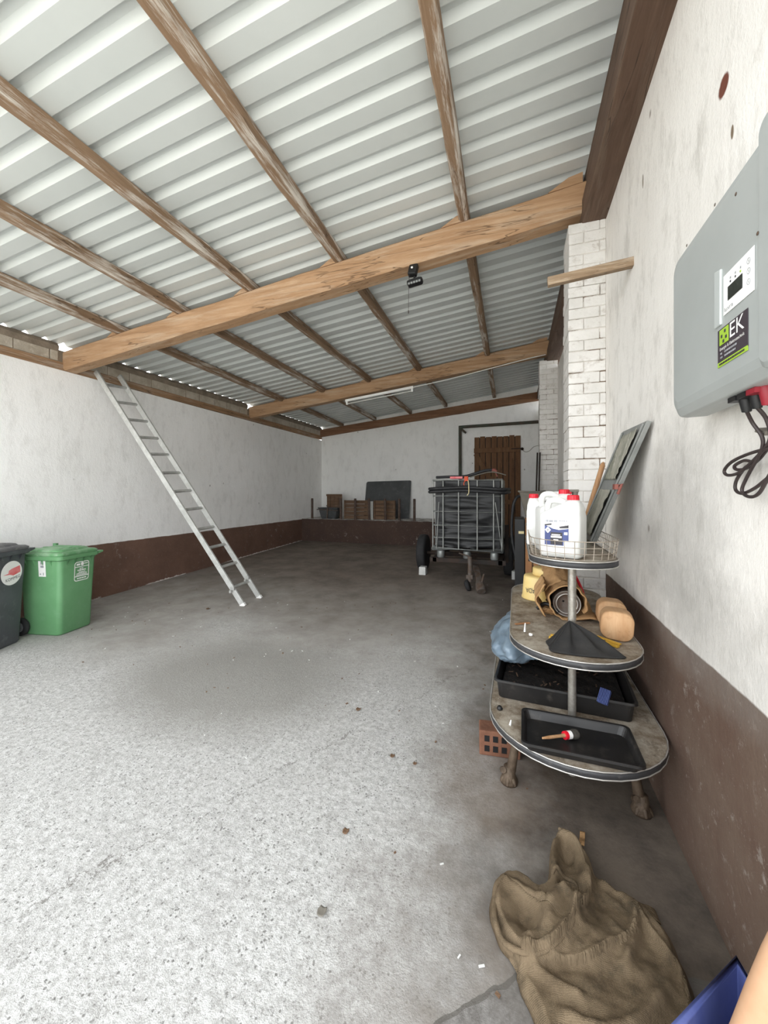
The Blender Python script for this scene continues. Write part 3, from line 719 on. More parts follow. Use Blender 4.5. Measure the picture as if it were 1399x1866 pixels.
o = mb.build('cable', M['hopper'], origin=(.3, 11.05, 2.7)); tag(o, 'thin slack wire between the plank door and the corner', 'cable')

# board leaning on the plinth
mb = MB(); prf = [(-4.33, 0), (-2.93, 0), (-2.93, 1.10), (-2.96, 1.115), (-4.29, 1.09), (-4.33, 1.05)]
mb.loft([[(x, 10.80 + (YL - .05 - 10.80) * z / 1.15 + e, .85 + z) for x, z in prf] for e in (0, .022)])
bo = mb.build('panel_board', M['darkboard'], origin=(-3.6, 10.8, .85)); tag(bo, 'dark grey flat board with a rounded corner leaning on the back wall', 'board')
mb = MB(); mb.add([(-4.26, 11.03, 1.80), (-4.18, 11.035, 1.80), (-4.17, 11.04, 1.86), (-4.25, 11.04, 1.855)], [(0, 1, 2, 3)]); 
q = mb; q.v = [v - Vector((0, .018, 0)) for v in q.v]; mb.build('sticker', M['white'], bo, world=True, recalc=False)
# row of posts standing at the edge of the plinth
lab = ['leftmost', 'second', 'third', 'fourth', 'fifth', 'sixth', 'rightmost']
for i, x_ in enumerate((-5.62, -4.70, -4.26, -3.84, -3.37, -2.98, -2.56)):
    mb = MB(); top = 1.44; tl_ = .02 * nz(x_, 3, 0, 9)
    mb.tube([(x_, 10.0, .85), (x_ + tl_, 10.0, 1.15), (x_ + tl_ * 1.4, 10.0, top - .04), (x_ + tl_ * 1.5, 10.0, top)], [.036, .034, .036, .03], 10)
    o = mb.build('short_post', M['post'], origin=(x_, 10, .85))
    tag(o, ('rusty short post standing on the back plinth, %s of the row' % lab[i]), 'post', 'short posts on the back plinth')
# slatted wooden panels leaning behind the posts, crate and zinc tub
def slats(x0, x1, z0, z1, y, label, n=6, name='slatted_panel'):
    r_ = empty(name, ((x0 + x1) / 2, y, z0)); tag(r_, label, 'panel')
    h = (z1 - z0) / n
    for k in range(n):
        mb = MB(); mb.b2((x0, y - .012, z0 + k * h + .006), (x1, y + .012, z0 + (k + 1) * h - .006)); mb.build('slat', M['oldwood'], r_, world=True)
    for xx in (x0 + .03, x1 - .03):
        mb = MB(); mb.b2((xx - .02, y - .035, z0), (xx + .02, y - .012, z1)); mb.build('batten', M['oldwood'], r_, world=True)
slats(-4.70, -3.93, .85, 1.39, 10.22, 'brown slatted wooden panel behind the posts, left of its twin', 5)
slats(-3.80, -3.16, .85, 1.39, 10.24, 'brown slatted wooden panel behind the posts with a rounded right end', 5)
MB_ = MB(); MB_.b2((-3.93, 10.17, .85), (-3.80, 10.19, 1.36)); o = MB_.build('board', M['chock'], origin=(-3.86, 10.18, .85)); tag(o, 'narrow pale board standing between the two slatted panels', 'board')
cr = empty('wooden_crate', (-5.12, 10.45, .85)); tag(cr, 'small old wooden crate standing behind the grey tub on the plinth', 'crate')
for k in range(4): 
    mb = MB(); mb.b2((-5.36 + k * .125, 10.42, .85), (-5.36 + k * .125 + .115, 10.44, 1.54)); mb.build('slat', M['oldwood'], cr, world=True)
for z_ in (1.50, 1.02): MB().b2((-5.37, 10.395, z_), (-4.86, 10.42, z_ + .06)).build('rail', M['oldwood'], cr, world=True)
tb = empty('metal_tub', (-5.15, 10.2, .85)); tag(tb, 'grey dented metal tub with a rim on the plinth in the left corner', 'tub')
mb = MB(); mb.loft([[(-5.15 + x, 10.2 + y, z) for x, y in rrect(w, d, .06, 4)] for z, w, d in ((.85, .46, .24), (.9, .5, .26), (1.12, .60, .30), (1.15, .66, .34), (1.17, .66, .34), (1.17, .58, .28), (.9, .46, .22))], True)
mb.build('body', M['darkboard'], tb, world=True)
mb = MB(); mb.tube([(-5.15, 10.02, .86), (-5.13, 10.01, 1.19), (-5.16, 10.02, 1.24)], .02, 8); mb.tube([(-5.48, 10.02, 1.12), (-4.8, 10.01, 1.09)], .014, 8); mb.build('bar', M['rusty'], tb, world=True)

# ------------------------------------------------------------------ water tank on a trailer
GX = -.755
fzt = fz(7.2)
tr = empty('trailer', (GX, 7.0, fzt)); tag(tr, 'small two-wheeled steel trailer carrying the caged tank', 'trailer')
bed = .50
mb = MB()
for x_ in (-.52, .52): mb.bar((GX + x_, 6.32, bed), (GX + x_, 7.75, bed), .06, .08)
for y_ in (6.35, 7.0, 7.7): mb.bar((GX - .6, y_, bed), (GX + .6, y_, bed), .06, .07)
mb.build('chassis', M['frame'], tr, world=True)
MB().tube([(GX - .90, 7.32, fzt + .33), (GX + .60, 7.32, fzt + .33)], .03, 10).build('axle', M['frame'], tr, world=True)
for s in (-1, 1):
    w = MB(); Mx = Matrix.Translation((GX - .155 + s * .78, 7.32, fzt + .34)) @ Matrix.Rotation(R(90), 4, 'Y')
    w.lathe([(.19, -.075), (.28, -.082), (.325, -.07), (.338, -.045), (.34, 0), (.338, .045), (.325, .07), (.28, .082), (.19, .075)], (0, 0, 0), 36, Mx)
    wo = w.build('wheel', M['rubber'], tr, world=True)
    h = MB(); h.lathe([(.02, -.07), (.06, -.07), (.17, -.03), (.195, -.06), (.195, .06), (.17, .03), (.08, .07), (.05, .11), (.0, .115)], (0, 0, 0), 28, Mx if s == 1 else Mx @ Matrix.Rotation(PI, 4, 'X')); h.build('hub', M['hub'], wo, world=True)
    MB().bar((GX + s * .60, 6.98, .40), (GX + s * .60, 6.98, 1.05), .06, .06).build('side_post', M['frame'], tr, world=True)
MB().bar((GX + .06, 6.75, .52), (GX + .24, 5.98, .20), .09, .09).build('drawbar', M['rusty'], tr, world=True, bevel=.008)
mb = MB(); mb.tube([(GX + .225, 6.05, .22), (GX + .255, 5.96, .165), (GX + .265, 5.92, .13)], [.06, .08, .065], 12); mb.tube([(GX + .25, 5.98, .2), (GX + .29, 6.08, .36)], .016, 8); mb.tube([(GX + .20, 6.02, .13), (GX + .30, 5.98, .12)], .03, 8)
mb.build('coupling', M['rusty'], tr, world=True)
jk = MB(); jk.tube([(GX + .075, 6.12, .22), (GX + .07, 6.16, .60)], .036, 10); jk.tube([(GX + .07, 6.16, .60), (GX - .09, 6.1, .66)], .012, 8); jk.box((GX + .07, 6.11, .30), (.10, .05, .06))
jo = jk.build('jack_leg', M['rusty'], tr, world=True)
w = MB(); Mx = Matrix.Translation((GX + .045, 6.08, .085 + .085)) @ Matrix.Rotation(R(70), 4, 'Y'); w.lathe([(.03, -.03), (.07, -.032), (.083, -.02), (.085, 0), (.083, .02), (.07, .032), (.03, .03)], (0, 0, 0), 20, Mx); w.build('jockey_wheel', M['rubber'], jo, world=True)

ib = empty('tank', (GX, 6.9, bed + .04)); tag(ib, 'cage-framed water tank wrapped in black tarpaulin standing on the trailer', 'tank')
hx, yf, yb_, z0, z1 = .545, 6.32, 7.45, .685, 1.835
mb = MB()
def tankf(face):
    def fn(u, v):
        z = z0 + .03 + (z1 - .05 - z0 - .03) * v
        amp = .034 * (1 - v) + .012
        if face == 0: x, y, nx, ny = GX - hx + .035 + (2 * hx - .07) * u, yf + .045, 0, -1
        elif face == 1: x, y, nx, ny = GX - hx + .035, yf + .045 + (yb_ - yf - .09) * u, -1, 0
        elif face == 2: x, y, nx, ny = GX + hx - .035, yf + .045 + (yb_ - yf - .09) * u, 1, 0
        q = x + y; d = amp * (nz(q * 1.2, z * 6, face, 2.2) + .5 * nz(q * 2 + z * 4, z * 9, face, 2)) * min(1, 6 * min(u, 1 - u))
        b = .022 * math.sin(PI * u)
        return (x + nx * (d + b), y + ny * (d + b), z)
    return fn
for f_ in range(3): mb.grid(36, 46, tankf(f_))
mb.b2((GX - hx + .035, yf + .06, z1 - .055), (GX + hx - .035, yb_ - .05, z1 - .035)); mb.b2((GX - hx + .035, yb_ - .06, z0), (GX + hx - .035, yb_ - .04, z1 - .05))
mb.build('tarpaulin', M['tarp'], ib, world=True)
zs = [z0 + .0, .775, .935, 1.095, 1.255, 1.41, 1.575, 1.77]
# cage
cg = MB()
for z in (.866, 1.069, 1.293, 1.547, 1.805):
    r_ = .011 if z < 1.8 else .016
    cg.tube([(GX - hx, yf, z), (GX + hx, yf, z), (GX + hx, yb_, z), (GX - hx, yb_, z)], r_, 8, closed=True)
for u in (0, .155, .385, .655, .885, 1): cg.tube([(GX - hx + 2 * hx * u, yf - .012, z0), (GX - hx + 2 * hx * u, yf - .012, 1.80)], .011, 8)
for u in (.2, .4, .6, .8, 1):
    for s in (-1, 1): cg.tube([(GX + s * (hx + .0), yf + (yb_ - yf) * u, z0), (GX + s * hx, yf + (yb_ - yf) * u, 1.80)], .011, 8)
for s in (-1, 1): cg.tube([(GX + s * (hx - .1), yf - .02, 1.45), (GX + s * (hx + .0 if s > 0 else hx - .06), yf - .02, z0)], .007, 6)
cg.build('cage', M['cage'], ib, world=True)
mb = MB(); mb.tube([(GX - hx, yf - .005, z0), (GX + hx, yf - .005, z0), (GX + hx, yb_, z0), (GX - hx, yb_, z0)], .032, 10, closed=True); mb.build('base_rim', M['galv'], ib, world=True)
for x_ in (-.44, .0, .44):
    for y_ in (yf + .06, yb_ - .1):
        mb = MB(); mb.lathe([(.055, 0), (.062, .01), (.062, .10), (.055, .12)], (GX + x_ * .97, y_, bed + .035), 16); mb.build('foot', M['galv'], ib, world=True)
# hoses wrapped around the cage top
for k, (z, r_, wd) in enumerate(((1.665, .026, .05), (1.615, .026, .06))):
    L = [(GX - hx - wd, yf - wd, z - .02), (GX - .1, yf - wd, z + .02), (GX + hx + wd, yf - wd + .02, z - .03), (GX + hx + wd, yb_, z), (GX - hx - wd, yb_, z + .01)]
    pts = [(GX - hx - .05, yf + .1, z), (GX - hx - .02, yf - .02 - k * .01, z), (GX - .3, yf - .055, z + .012), (GX, yf - .06, z + .02), (GX + .35, yf - .055, z + .0), (GX + hx + .02, yf - .02, z - .015), (GX + hx + .06, yf + .15, z - .01), (GX + hx + .05, yb_, z), (GX, yb_ + .06, z), (GX - hx - .05, yb_, z)]
    mb = MB(); mb.tube(spline(pts, 8, True), r_, 10, closed=True); o = mb.build('hose', M['hose'], origin=(GX, yf, z))
    tag(o, 'black hose looped round the tank cage, %s coil' % ('upper' if k == 0 else 'lower'), 'hose', 'hoses on the tank')
mb = MB(); mb.tube(spline([(GX - hx + .02, 6.5, 1.86), (GX - .3, 6.45, 1.865), (GX - .05, 6.4, 1.865), (GX + .1, 6.38, 1.90), (GX + .28, 6.4, 1.955), (GX + .40, 6.42, 1.965)], 8), .024, 10)
o = mb.build('hose', M['hose'], origin=(GX, 6.4, 1.84)); tag(o, 'black hose lying across the tank top with a raised right end', 'hose', 'hoses on the tank')
mb = MB(); mb.tube([(GX + .39, 6.42, 1.965), (GX + .43, 6.42, 1.955), (GX + .46, 6.42, 1.93)], [.03, .036, .024], 10); mb.tube([(GX + .44, 6.42, 1.93), (GX + .47, 6.42, 1.86)], .01, 6); mb.build('coupling', M['rustcap'], o, world=True)
mb = MB(); mb.tube(spline([(GX + .05, 6.36, 1.85), (GX + .2, 6.36, 1.895), (GX + .4, 6.37, 1.93), (GX + .6, 6.4, 1.88)], 8), .009, 8); o = mb.build('hose', M['hopper'], origin=(GX, 6.4, 1.83)); tag(o, 'thin pale hose beside the black one on the tank top', 'hose')
mb = MB(); mb.loft([[(GX - .27, 6.35, z), (GX - .07, 6.35, z), (GX - .07, 6.55, z), (GX - .27, 6.55, z)] for z in (1.83, 1.865)]); o = mb.build('rubber_mat', M['redfade'], origin=(GX - .17, 6.45, 1.83)); tag(o, 'flat faded red pad on top of the wrapped tank', 'pad')
sp = empty('strap', (GX, 6.29, 1.83)); tag(sp, 'orange strap knotted over the cage rim with loose ends', 'strap')
mb = MB(); mb.box((GX, 6.285, 1.825), (.06, .05, .075)); mb.tube([(GX - .01, 6.27, 1.8), (GX - .04, 6.26, 1.75), (GX - .03, 6.26, 1.72)], .007, 6); mb.build('knot', M['orange'], sp, world=True, bevel=.015)
mb = MB(); mb.tube(spline([(GX + .03, 6.27, 1.80), (GX + .045, 6.23, 1.70), (GX + .045, 6.22, 1.60), (GX + .02, 6.22, 1.56)], 6), .008, 6); mb.build('loose_end', M['cream'], sp, world=True)
for k, (x_, y_, l_) in enumerate(((-1.615, 6.86, 'pale block wedged in front of the left trailer wheel'), (-.015, 6.98, 'pale block wedged in front of the right trailer wheel'))):
    z = fz(y_); mb = MB(); mb.loft([[(x_ - .06, y_, z + .0), (x_ - .06, y_ + .16, z), (x_ - .06, y_ + .16, z + .14), (x_ - .06, y_ + .02, z + .14)], [(x_ + .065, y_, z + .0), (x_ + .065, y_ + .16, z), (x_ + .06, y_ + .16, z + .14), (x_ + .06, y_ + .02, z + .14)]])
    o = mb.build('wheel_chock', M['chock'], origin=(x_, y_ + .08, z), bevel=.006); tag(o, l_, 'chock', 'chocks at the trailer wheels')

# ------------------------------------------------------------------ clutter between trailer and far pillar
z5 = fz(5.5)
cb = empty('pallet_crate', (.28, 5.6, z5)); tag(cb, 'upright orange-brown wooden pallet crate with slots beside the right wall', 'crate')
for (xa_, xb2) in ((.115, .195), (.215, .275)):
    MB().b2((xa_, 5.45, z5), (xb2, 5.475, 1.27)).build('board', M['slat'], cb, world=True, bevel=.003)
for z_ in (.25, .62, .80, 1.12):
    MB().b2((.115, 5.475, z_), (.275, 5.56, z_ + .09)).build('cross_board', M['oldwood'], cb, world=True)
for z_ in (.44, .70, 1.07, 1.24):
    MB().b2((.15, 5.44, z_), (.195, 5.452, z_ + .032)).build('slot', M['black'], cb, world=True)
MB().b2((.115, 5.56, z5), (.275, 5.95, 1.245)).build('side', M['oldwood'], cb, world=True)
kb = empty('cabinet', (.03, 5.8, z5)); tag(kb, 'dark tall cabinet beside the slotted pallet crate', 'cabinet')
MB().b2((-.02, 5.62, z5), (.108, 6.2, 1.24)).build('body', M['black'], kb, world=True, bevel=.005)
MB().b2((.03, 5.612, 1.04), (.10, 5.62, 1.075)).build('tag', M['cream'], kb, world=True)
hp = empty('hopper', (.26, 5.75, 1.27)); tag(hp, 'dusty grey tapering metal hopper on the pallet crate', 'hopper')
mb = MB(); mb.loft([[(.195 + x, 5.72 + y, z) for x, y in rrect(w, d, .02, 3)] for z, w, d in ((1.272, .15, .22), (1.595, .30, .42), (1.615, .33, .45), (1.62, .33, .45), (1.62, .29, .40), (1.30, .13, .20))], True)
mb.build('body', M['hopper'], hp, world=True)
MB().tube([(.03, 5.5, 1.62), (.36, 5.5, 1.62), (.36, 5.94, 1.62), (.03, 5.94, 1.62)], .011, 8, closed=True).build('rim', M['hopper'], hp, world=True)
mb = MB(); mb.tube(spline([(.06, 6.3, .3), (-.06, 6.3, .9), (-.05, 6.3, 1.35), (.0, 6.3, 1.52), (.06, 6.32, 1.55)], 8), .022, 8); o = mb.build('hose', M['hose'], origin=(0, 6.3, .3)); tag(o, 'thick black hose arching up behind the dark cabinet', 'hose')
for (xa_, xb2, yy) in ((.34, .40, 7.4), (.30, .36, 7.42)):
    mb = MB(); mb.tube([(xa_, yy, fz(yy)), (xb2, yy + .05, 2.32)], .014, 8); o = mb.build('thin_rod', M['frame'], origin=(xa_, yy, fz(yy))); tag(o, 'thin dark rod leaning at the far brick pillar, %s one' % ('right' if xa_ > .32 else 'left'), 'rod', 'rods at the far pillar')
# ------------------------------------------------------------------ three-tier oval stand along the right wall
def stadium(cx, hw, ya, yb, n=18):
    ra = hw; pts = []
    for k in range(n + 1):
        a = PI + PI * k / n; pts.append((cx + hw * math.cos(a), ya + ra + ra * math.sin(a)))
    for k in range(n + 1):
        a = PI * k / n; pts.append((cx + hw * math.cos(a), yb - ra + ra * math.sin(a)))
    return pts
st = empty('display_stand', (.28, 2.75, 0)); tag(st, 'dirty three-tier oval shop stand on two poles along the right wall', 'stand')
TI = [(.275, .413, 1.84, 3.72, .42), (.285, .318, 1.98, 3.62, .82), (.287, .216, 2.10, 3.46, 1.26)]
for i, (cx, hw, ya, yb, z) in enumerate(TI):
    s = empty('tier', (cx, ya + .3, z)); s.parent = st; s.location = Vector((cx, ya + .3, z)) - st.location
    s_ = MB(); o_ = stadium(cx, hw - .004, ya + .004, yb - .004)
    s_.loft([[(x, y, z - .034) for x, y in o_], [(x, y, z - .002) for x, y in o_]]); 
    bpy.data.objects.remove(s)
    sh = s_.build('shelf', M['tier'], st, world=True)
    ob = stadium(cx, hw, ya, yb); n = len(ob)
    b_ = MB(); oi = stadium(cx, hw - .006, ya + .006, yb - .006)
    vs = [(x, y, z - .031) for x, y in ob] + [(x, y, z - .005) for x, y in ob] + [(x, y, z - .005) for x, y in oi] + [(x, y, z - .031) for x, y in oi]
    fs = []
    for a in range(4):
        c = (a + 1) % 4
        for k in range(n): l = (k + 1) % n; fs.append((a * n + k, a * n + l, c * n + l, c * n + k))
    b_.add(vs, fs, True); b_.build('edge_band', M['band'], sh, world=True)
    t_ = MB()
    for zz in (z - .034, z - .001): t_.tube([(x, y, zz) for x, y in ob], .0032, 6, closed=True)
    t_.build('edge_trim', M['trim'], sh, world=True)
for py in (2.25, 3.25):
    MB().tube([(.278, py, .12), (.278, py, 1.225)], .0205, 20).build('pole', M['pole'], st, world=True)
    MB().bar((-.03, py, .37), (.585, py, .37), .04, .04).build('cross_rail', M['legs'], st, world=True)
    for s in (-1, 1):
        fx = .278 + s * .315
        mb = MB(); mb.tube([(.278 + s * .27, py, .38), (.278 + s * .285, py - .0, .2), (fx - s * .01, py, .07)], [.020, .021, .026], 12)
        lg = mb.build('leg', M['legs'], st, world=True)
        mb = MB()
        mb.lathe([(.0, 0), (.045, .0), (.048, .015), (.034, .045), (.028, .09), (.0, .095)], (fx, py, 0.001), 14)
        for q in range(3):
            a = -PI / 2 + (q - 1) * .95 + .2 * s
            mb.tube([(fx + .025 * math.cos(a), py + .025 * math.sin(a), .035), (fx + .034 * math.cos(a), py + .034 * math.sin(a), .026), (fx + .046 * math.cos(a), py + .046 * math.sin(a), .008)], [.014, .014, .007], 8)
        mb.tube([(fx - .035, py - .01, .07), (fx - .03, py - .035, .085)], .016, 8)
        mb.build('claw_foot', M['legs'], lg, world=True)
# wire basket on the top tier
cx, hw, ya, yb, z = TI[2]
bk = MB(); ri = stadium(cx, hw - .012, ya + .012, yb - .012, 14)
P3 = [Vector((x, y, 0)) for x, y in ri]
tot = sum((P3[i] - P3[(i + 1) % len(P3)]).length for i in range(len(P3)))
def along(d):
    i = 0; d = d % tot
    while True:
        L = (P3[(i + 1) % len(P3)] - P3[i]).length
        if d <= L: return P3[i].lerp(P3[(i + 1) % len(P3)], d / L)
        d -= L; i = (i + 1) % len(P3)
fl_ = 1.03
def wp(d, h):
    p = along(d); c = Vector((cx, p.y, 0)); 
    k = 1 + .06 * h / .1
    return Vector((cx + (p.x - cx) * k, p.y if ya + .25 < p.y < yb - .25 else p.y + (-.012 if p.y < 2.5 else .012) * h / .1, z + .003 + h))
N = 72
for h in (.004, .034, .064, .096): bk.tube([wp(tot * k / N, h) for k in range(N)], .0019 if h < .09 else .0026, 5, closed=True)
for k in range(N): bk.tube([wp(tot * k / N, .002), wp(tot * k / N, .098)], .0017, 5, caps=False)
bk.build('wire_basket', M['wire'], st, world=True)

# ---- canisters on the top tier
def canister(loc, rz, w, d, h, label, capmat, lab=False, grp='canisters on the top tier'):
    r_ = empty('canister', loc, R(rz)); tag(r_, label, 'canister', grp)
    mb = MB(); hs = h * .66
    def lp(w_, d_, z_, r=.02, cx=0): return [(cx + x, y, z_) for x, y in rrect(w_, d_, min(r, w_ / 2.1, d_ / 2.1), 5)]
    mb.loft([lp(w * .93, d * .93, 0), lp(w, d, .012), lp(w, d, hs), lp(w * .97, d * .96, hs + .015), lp(w * .72, d * .85, hs + .042, .02, w * .12), lp(w * .42, d * .62, h * .87, .02, w * .235), lp(.055, .055, h * .93, .027, w * .25)], True, True)
    bd = mb.build('body', M['whiteplastic'], r_)
    mb = MB(); mb.tube(spline([(-w * .35, 0, hs - .01), (-w * .385, 0, h * .80), (-w * .32, 0, h * .905), (-w * .08, 0, h * .915), (w * .14, 0, h * .84)], 6), .0175, 12)
    mb.build('handle', M['whiteplastic'], r_)
    mb = MB(); c = (w * .25, 0, h * .915); prof = [(.027, 0), (.029, .004), (.028, .026), (.024, .03)]
    seg = 36; vs = []; fs = []
    for (rr_, zz) in prof:
        for k in range(seg):
            q = rr_ + (.0012 if k % 2 else 0); vs.append((c[0] + q * math.cos(2 * PI * k / seg), q * math.sin(2 * PI * k / seg), c[2] + zz))
    for i in range(3):
        for k in range(seg): l = (k + 1) % seg; fs.append((i * seg + k, i * seg + l, (i + 1) * seg + l, (i + 1) * seg + k))
    fs.append(tuple(range(3 * seg, 4 * seg))); mb.add(vs, fs, False); mb.build('cap', capmat, r_)
    mb = MB(); fw = w * .74
    Fm = frame((0, -d / 2 - .0008, 0), (1, 0, 0), (0, 0, 1))
    o_ = rrect(w * .80, hs * .86, .008, 3, 0, hs * .5); i_ = rrect(w * .77, hs * .83, .007, 3, 0, hs * .5); n = len(o_)
    mb.add([(x, y, 0.001) for x, y in o_] + [(x, y, .0035) for x, y in i_], [(i, (i + 1) % n, n + (i + 1) % n, n + i) for i in range(n)] + [tuple(range(n, 2 * n))], False, Fm); mb.build('raised_panel', M['whiteplastic'], r_)
    if lab:
        L0, L1, B0, B1 = -w * .34, w * .25, hs * .30, hs * .93
        def rect(x0, x1, y0, y1, nm, mat, zz, par):
            q = MB(); q.add([(x0, y0, zz), (x1, y0, zz), (x1, y1, zz), (x0, y1, zz)], [(0, 1, 2, 3)], False, Fm); return q.build(nm, mat, par, recalc=False)
        W_ = L1 - L0; H_ = B1 - B0
        lb = rect(L0, L1, B0, B1, 'label', M['white'], .0042, r_); lb['label'] = 'white and navy printed label'
        q = MB(); q.add([(x_, y_, .0047) for x_, y_ in ((L0, B0), (L0 + W_ * .8, B0), (L0 + W_ * .8, B0 + H_ * .2), (L1, B0 + H_ * .2), (L1, B0 + H_ * .66), (L0 + W_ * .6, B0 + H_ * .60), (L0 + W_ * .35, B0 + H_ * .64), (L0, B0 + H_ * .78))], [tuple(range(8))], False, Fm); q.build('navy_print', M['navy'], lb, recalc=False)
        q = MB()
        q.add([(x_, y_, .0050) for x_, y_ in ((L0, B0 + H_ * .80), (L0 + W_ * .3, B0 + H_ * .84), (L0 + W_ * .3, B0 + H_ * .78), (L0, B0 + H_ * .74))], [(0, 1, 2, 3)], False, Fm)
        q.add([(x_, y_, .0050) for x_, y_ in ((L0 + W_ * .6, B0 + H_ * .72), (L1, B0 + H_ * .80), (L1, B0 + H_ * .68), (L0 + W_ * .65, B0 + H_ * .66))], [(0, 1, 2, 3)], False, Fm)
        q.add([(x_, y_, .0050) for x_, y_ in ((L0 + W_ * .25, B0 + H_ * .02), (L0 + W_ * .75, B0 + H_ * .02), (L0 + W_ * .75, B0 + H_ * .5), (L0 + W_ * .25, B0 + H_ * .5))], [(0, 1, 2, 3)], False, Fm)
        q.build('dark_print', M['ink'], lb, recalc=False)
        q = MB(); dx, dy, dr = L0 + W_ * .14, B0 + H_ * .58, W_ * .13
        q.add([(dx - dr, dy, .0054), (dx, dy - dr * 1.1, .0054), (dx + dr, dy, .0054), (dx, dy + dr * 1.1, .0054)], [(0, 1, 2, 3)], False, Fm)
        for (a_, b_, c_, d_) in ((.30, .66, .385, .425), (.27, .72, .29, .36), (.38, .58, .17, .23), (.82, .96, .42, .52)):
            q.add([(L0 + W_ * a_, B0 + H_ * c_, .0054), (L0 + W_ * b_, B0 + H_ * c_, .0054), (L0 + W_ * b_, B0 + H_ * d_, .0054), (L0 + W_ * a_, B0 + H_ * d_, .0054)], [(0, 1, 2, 3)], False, Fm)
        q.build('white_print', M['white'], lb, recalc=False)
        q = MB(); q.tube([(dx, dy - dr * .35, .0057), (dx, dy + dr * .35, .0057)], .0018, 6); q2 = MB(); q2.add(q.v, q.f, False, Fm); q2.build('flame_mark', M['ink'], lb)
        print_line(lb, Fm, L0 + W_ * .04, L0 + W_ * .55, B0 + H_ * .93, .012, M['greyink'], 3, .005); print_line(lb, Fm, L0 + W_ * .62, L0 + W_ * .96, B0 + H_ * .95, .007, M['greyink'], 4, .005)
    return r_
Z3 = 1.26
canister((.237, 2.275, Z3 + .001), -24, .205, .135, .325, 'white canister with red cap and navy label at the front of the top tier', M['red'], True)
canister((.218, 2.49, Z3 + .001), 12, .20, .135, .36, 'white canister with red cap standing highest behind the labelled one', M['red'])
canister((.148, 2.72, Z3 + .001), 170, .16, .10, .33, 'white canister with red cap at the left edge of the top tier', M['red'])
canister((.295, 2.92, Z3 + .001), -10, .18, .13, .36, 'white canister with faded brown-red cap at the back of the top tier', M['rustcap'])
sb = empty('spray_bottle', (.335, 2.60, Z3)); tag(sb, 'blue bottle with a grey and red nozzle behind the labelled canister', 'bottle')
mb = MB(); mb.lathe([(.03, 0), (.034, .01), (.034, .22), (.02, .27), (.014, .31), (.0, .312)], (.335, 2.60, Z3 + .001), 18); mb.build('body', M['navy'], sb, world=True)
mb = MB(); mb.tube([(.335, 2.60, Z3 + .31), (.338, 2.60, Z3 + .345)], [.015, .018], 12); mb.box((.332, 2.595, Z3 + .352), (.05, .024, .016)); mb.build('nozzle', M['hopper'], sb, world=True, bevel=.003)
mb = MB(); mb.box((.300, 2.59, Z3 + .335), (.028, .028, .03), Matrix.Rotation(R(30), 3, 'Y')); mb.build('red_knob', M['red'], sb, world=True, bevel=.004)

# leaning sheet-metal panel with flaking film in two fields, and a broom handle behind it
A, B_, C_, D_ = Vector((.675, 2.42, 1.985)), Vector((.675, 2.93, 2.0)), Vector((.47, 3.27, 1.29)), Vector((.47, 2.78, 1.275))
pn = empty('metal_sheet', tuple((C_ + D_) / 2)); tag(pn, 'narrow grey two-field metal panel leaning on the right wall from the top tier', 'panel')
def pp_(u, v, e=0.0):
    p = (A * (1 - u) + B_ * u) * (1 - v) + (D_ * (1 - u) + C_ * u) * v
    nrm = (B_ - A).cross(D_ - A).normalized()
    if nrm.x > 0: nrm = -nrm
    return p + nrm * e
mb = MB(); mb.loft([[pp_(0, 0, -.012), pp_(1, 0, -.012), pp_(1, 1, -.012), pp_(0, 1, -.012)], [pp_(0, 0, .012), pp_(1, 0, .012), pp_(1, 1, .012), pp_(0, 1, .012)]]); mb.build('sheet', M['panelgrey'], pn, world=True, bevel=.003)
for (v0, v1) in ((.05, .44), (.53, .95)):
    mb = MB()
    def fn(u, v, v0=v0, v1=v1):
        uu = .10 + .76 * u; vv = v0 + (v1 - v0) * v
        e = .014 + .012 * abs(nz(uu * 3, vv * 9, v0, 2)) + .014 * (1 - u) ** 3
        return pp_(uu, vv, e)
    mb.grid(16, 22, fn); mb.build('flaking_field', M['film'], pn, world=True, solid=.002)
for (u0, u1) in ((.03, .07), (.90, .94)):
    mb = MB(); mb.bar(pp_(u0, .02, .016), pp_(u0, .98, .016), .012, .012); mb.build('rib', M['panelgrey'], pn, world=True)
mb = MB(); mb.box(pp_(.0, .50, .02), (.02, .05, .03)); mb.tube([pp_(.0, .50, .02), pp_(-.05, .47, .0), pp_(-.06, .55, .0)], .008, 6); mb.build('tape', M['rustcap'], pn, world=True)
mb = MB(); a, b = Vector((.60, 3.19, 1.815)), Vector((.46, 3.25, 1.262)); mb.tube([b, a - (a - b) * .03, a], [.018, .018, .012], 12); mb.lathe([(.0, 0), (.017, 0), (.0, .012)], tuple(a), 12)
o = mb.build('broom_handle', M['handle'], origin=tuple(b)); tag(o, 'round pale wooden handle leaning behind the grey metal panel', 'handle')

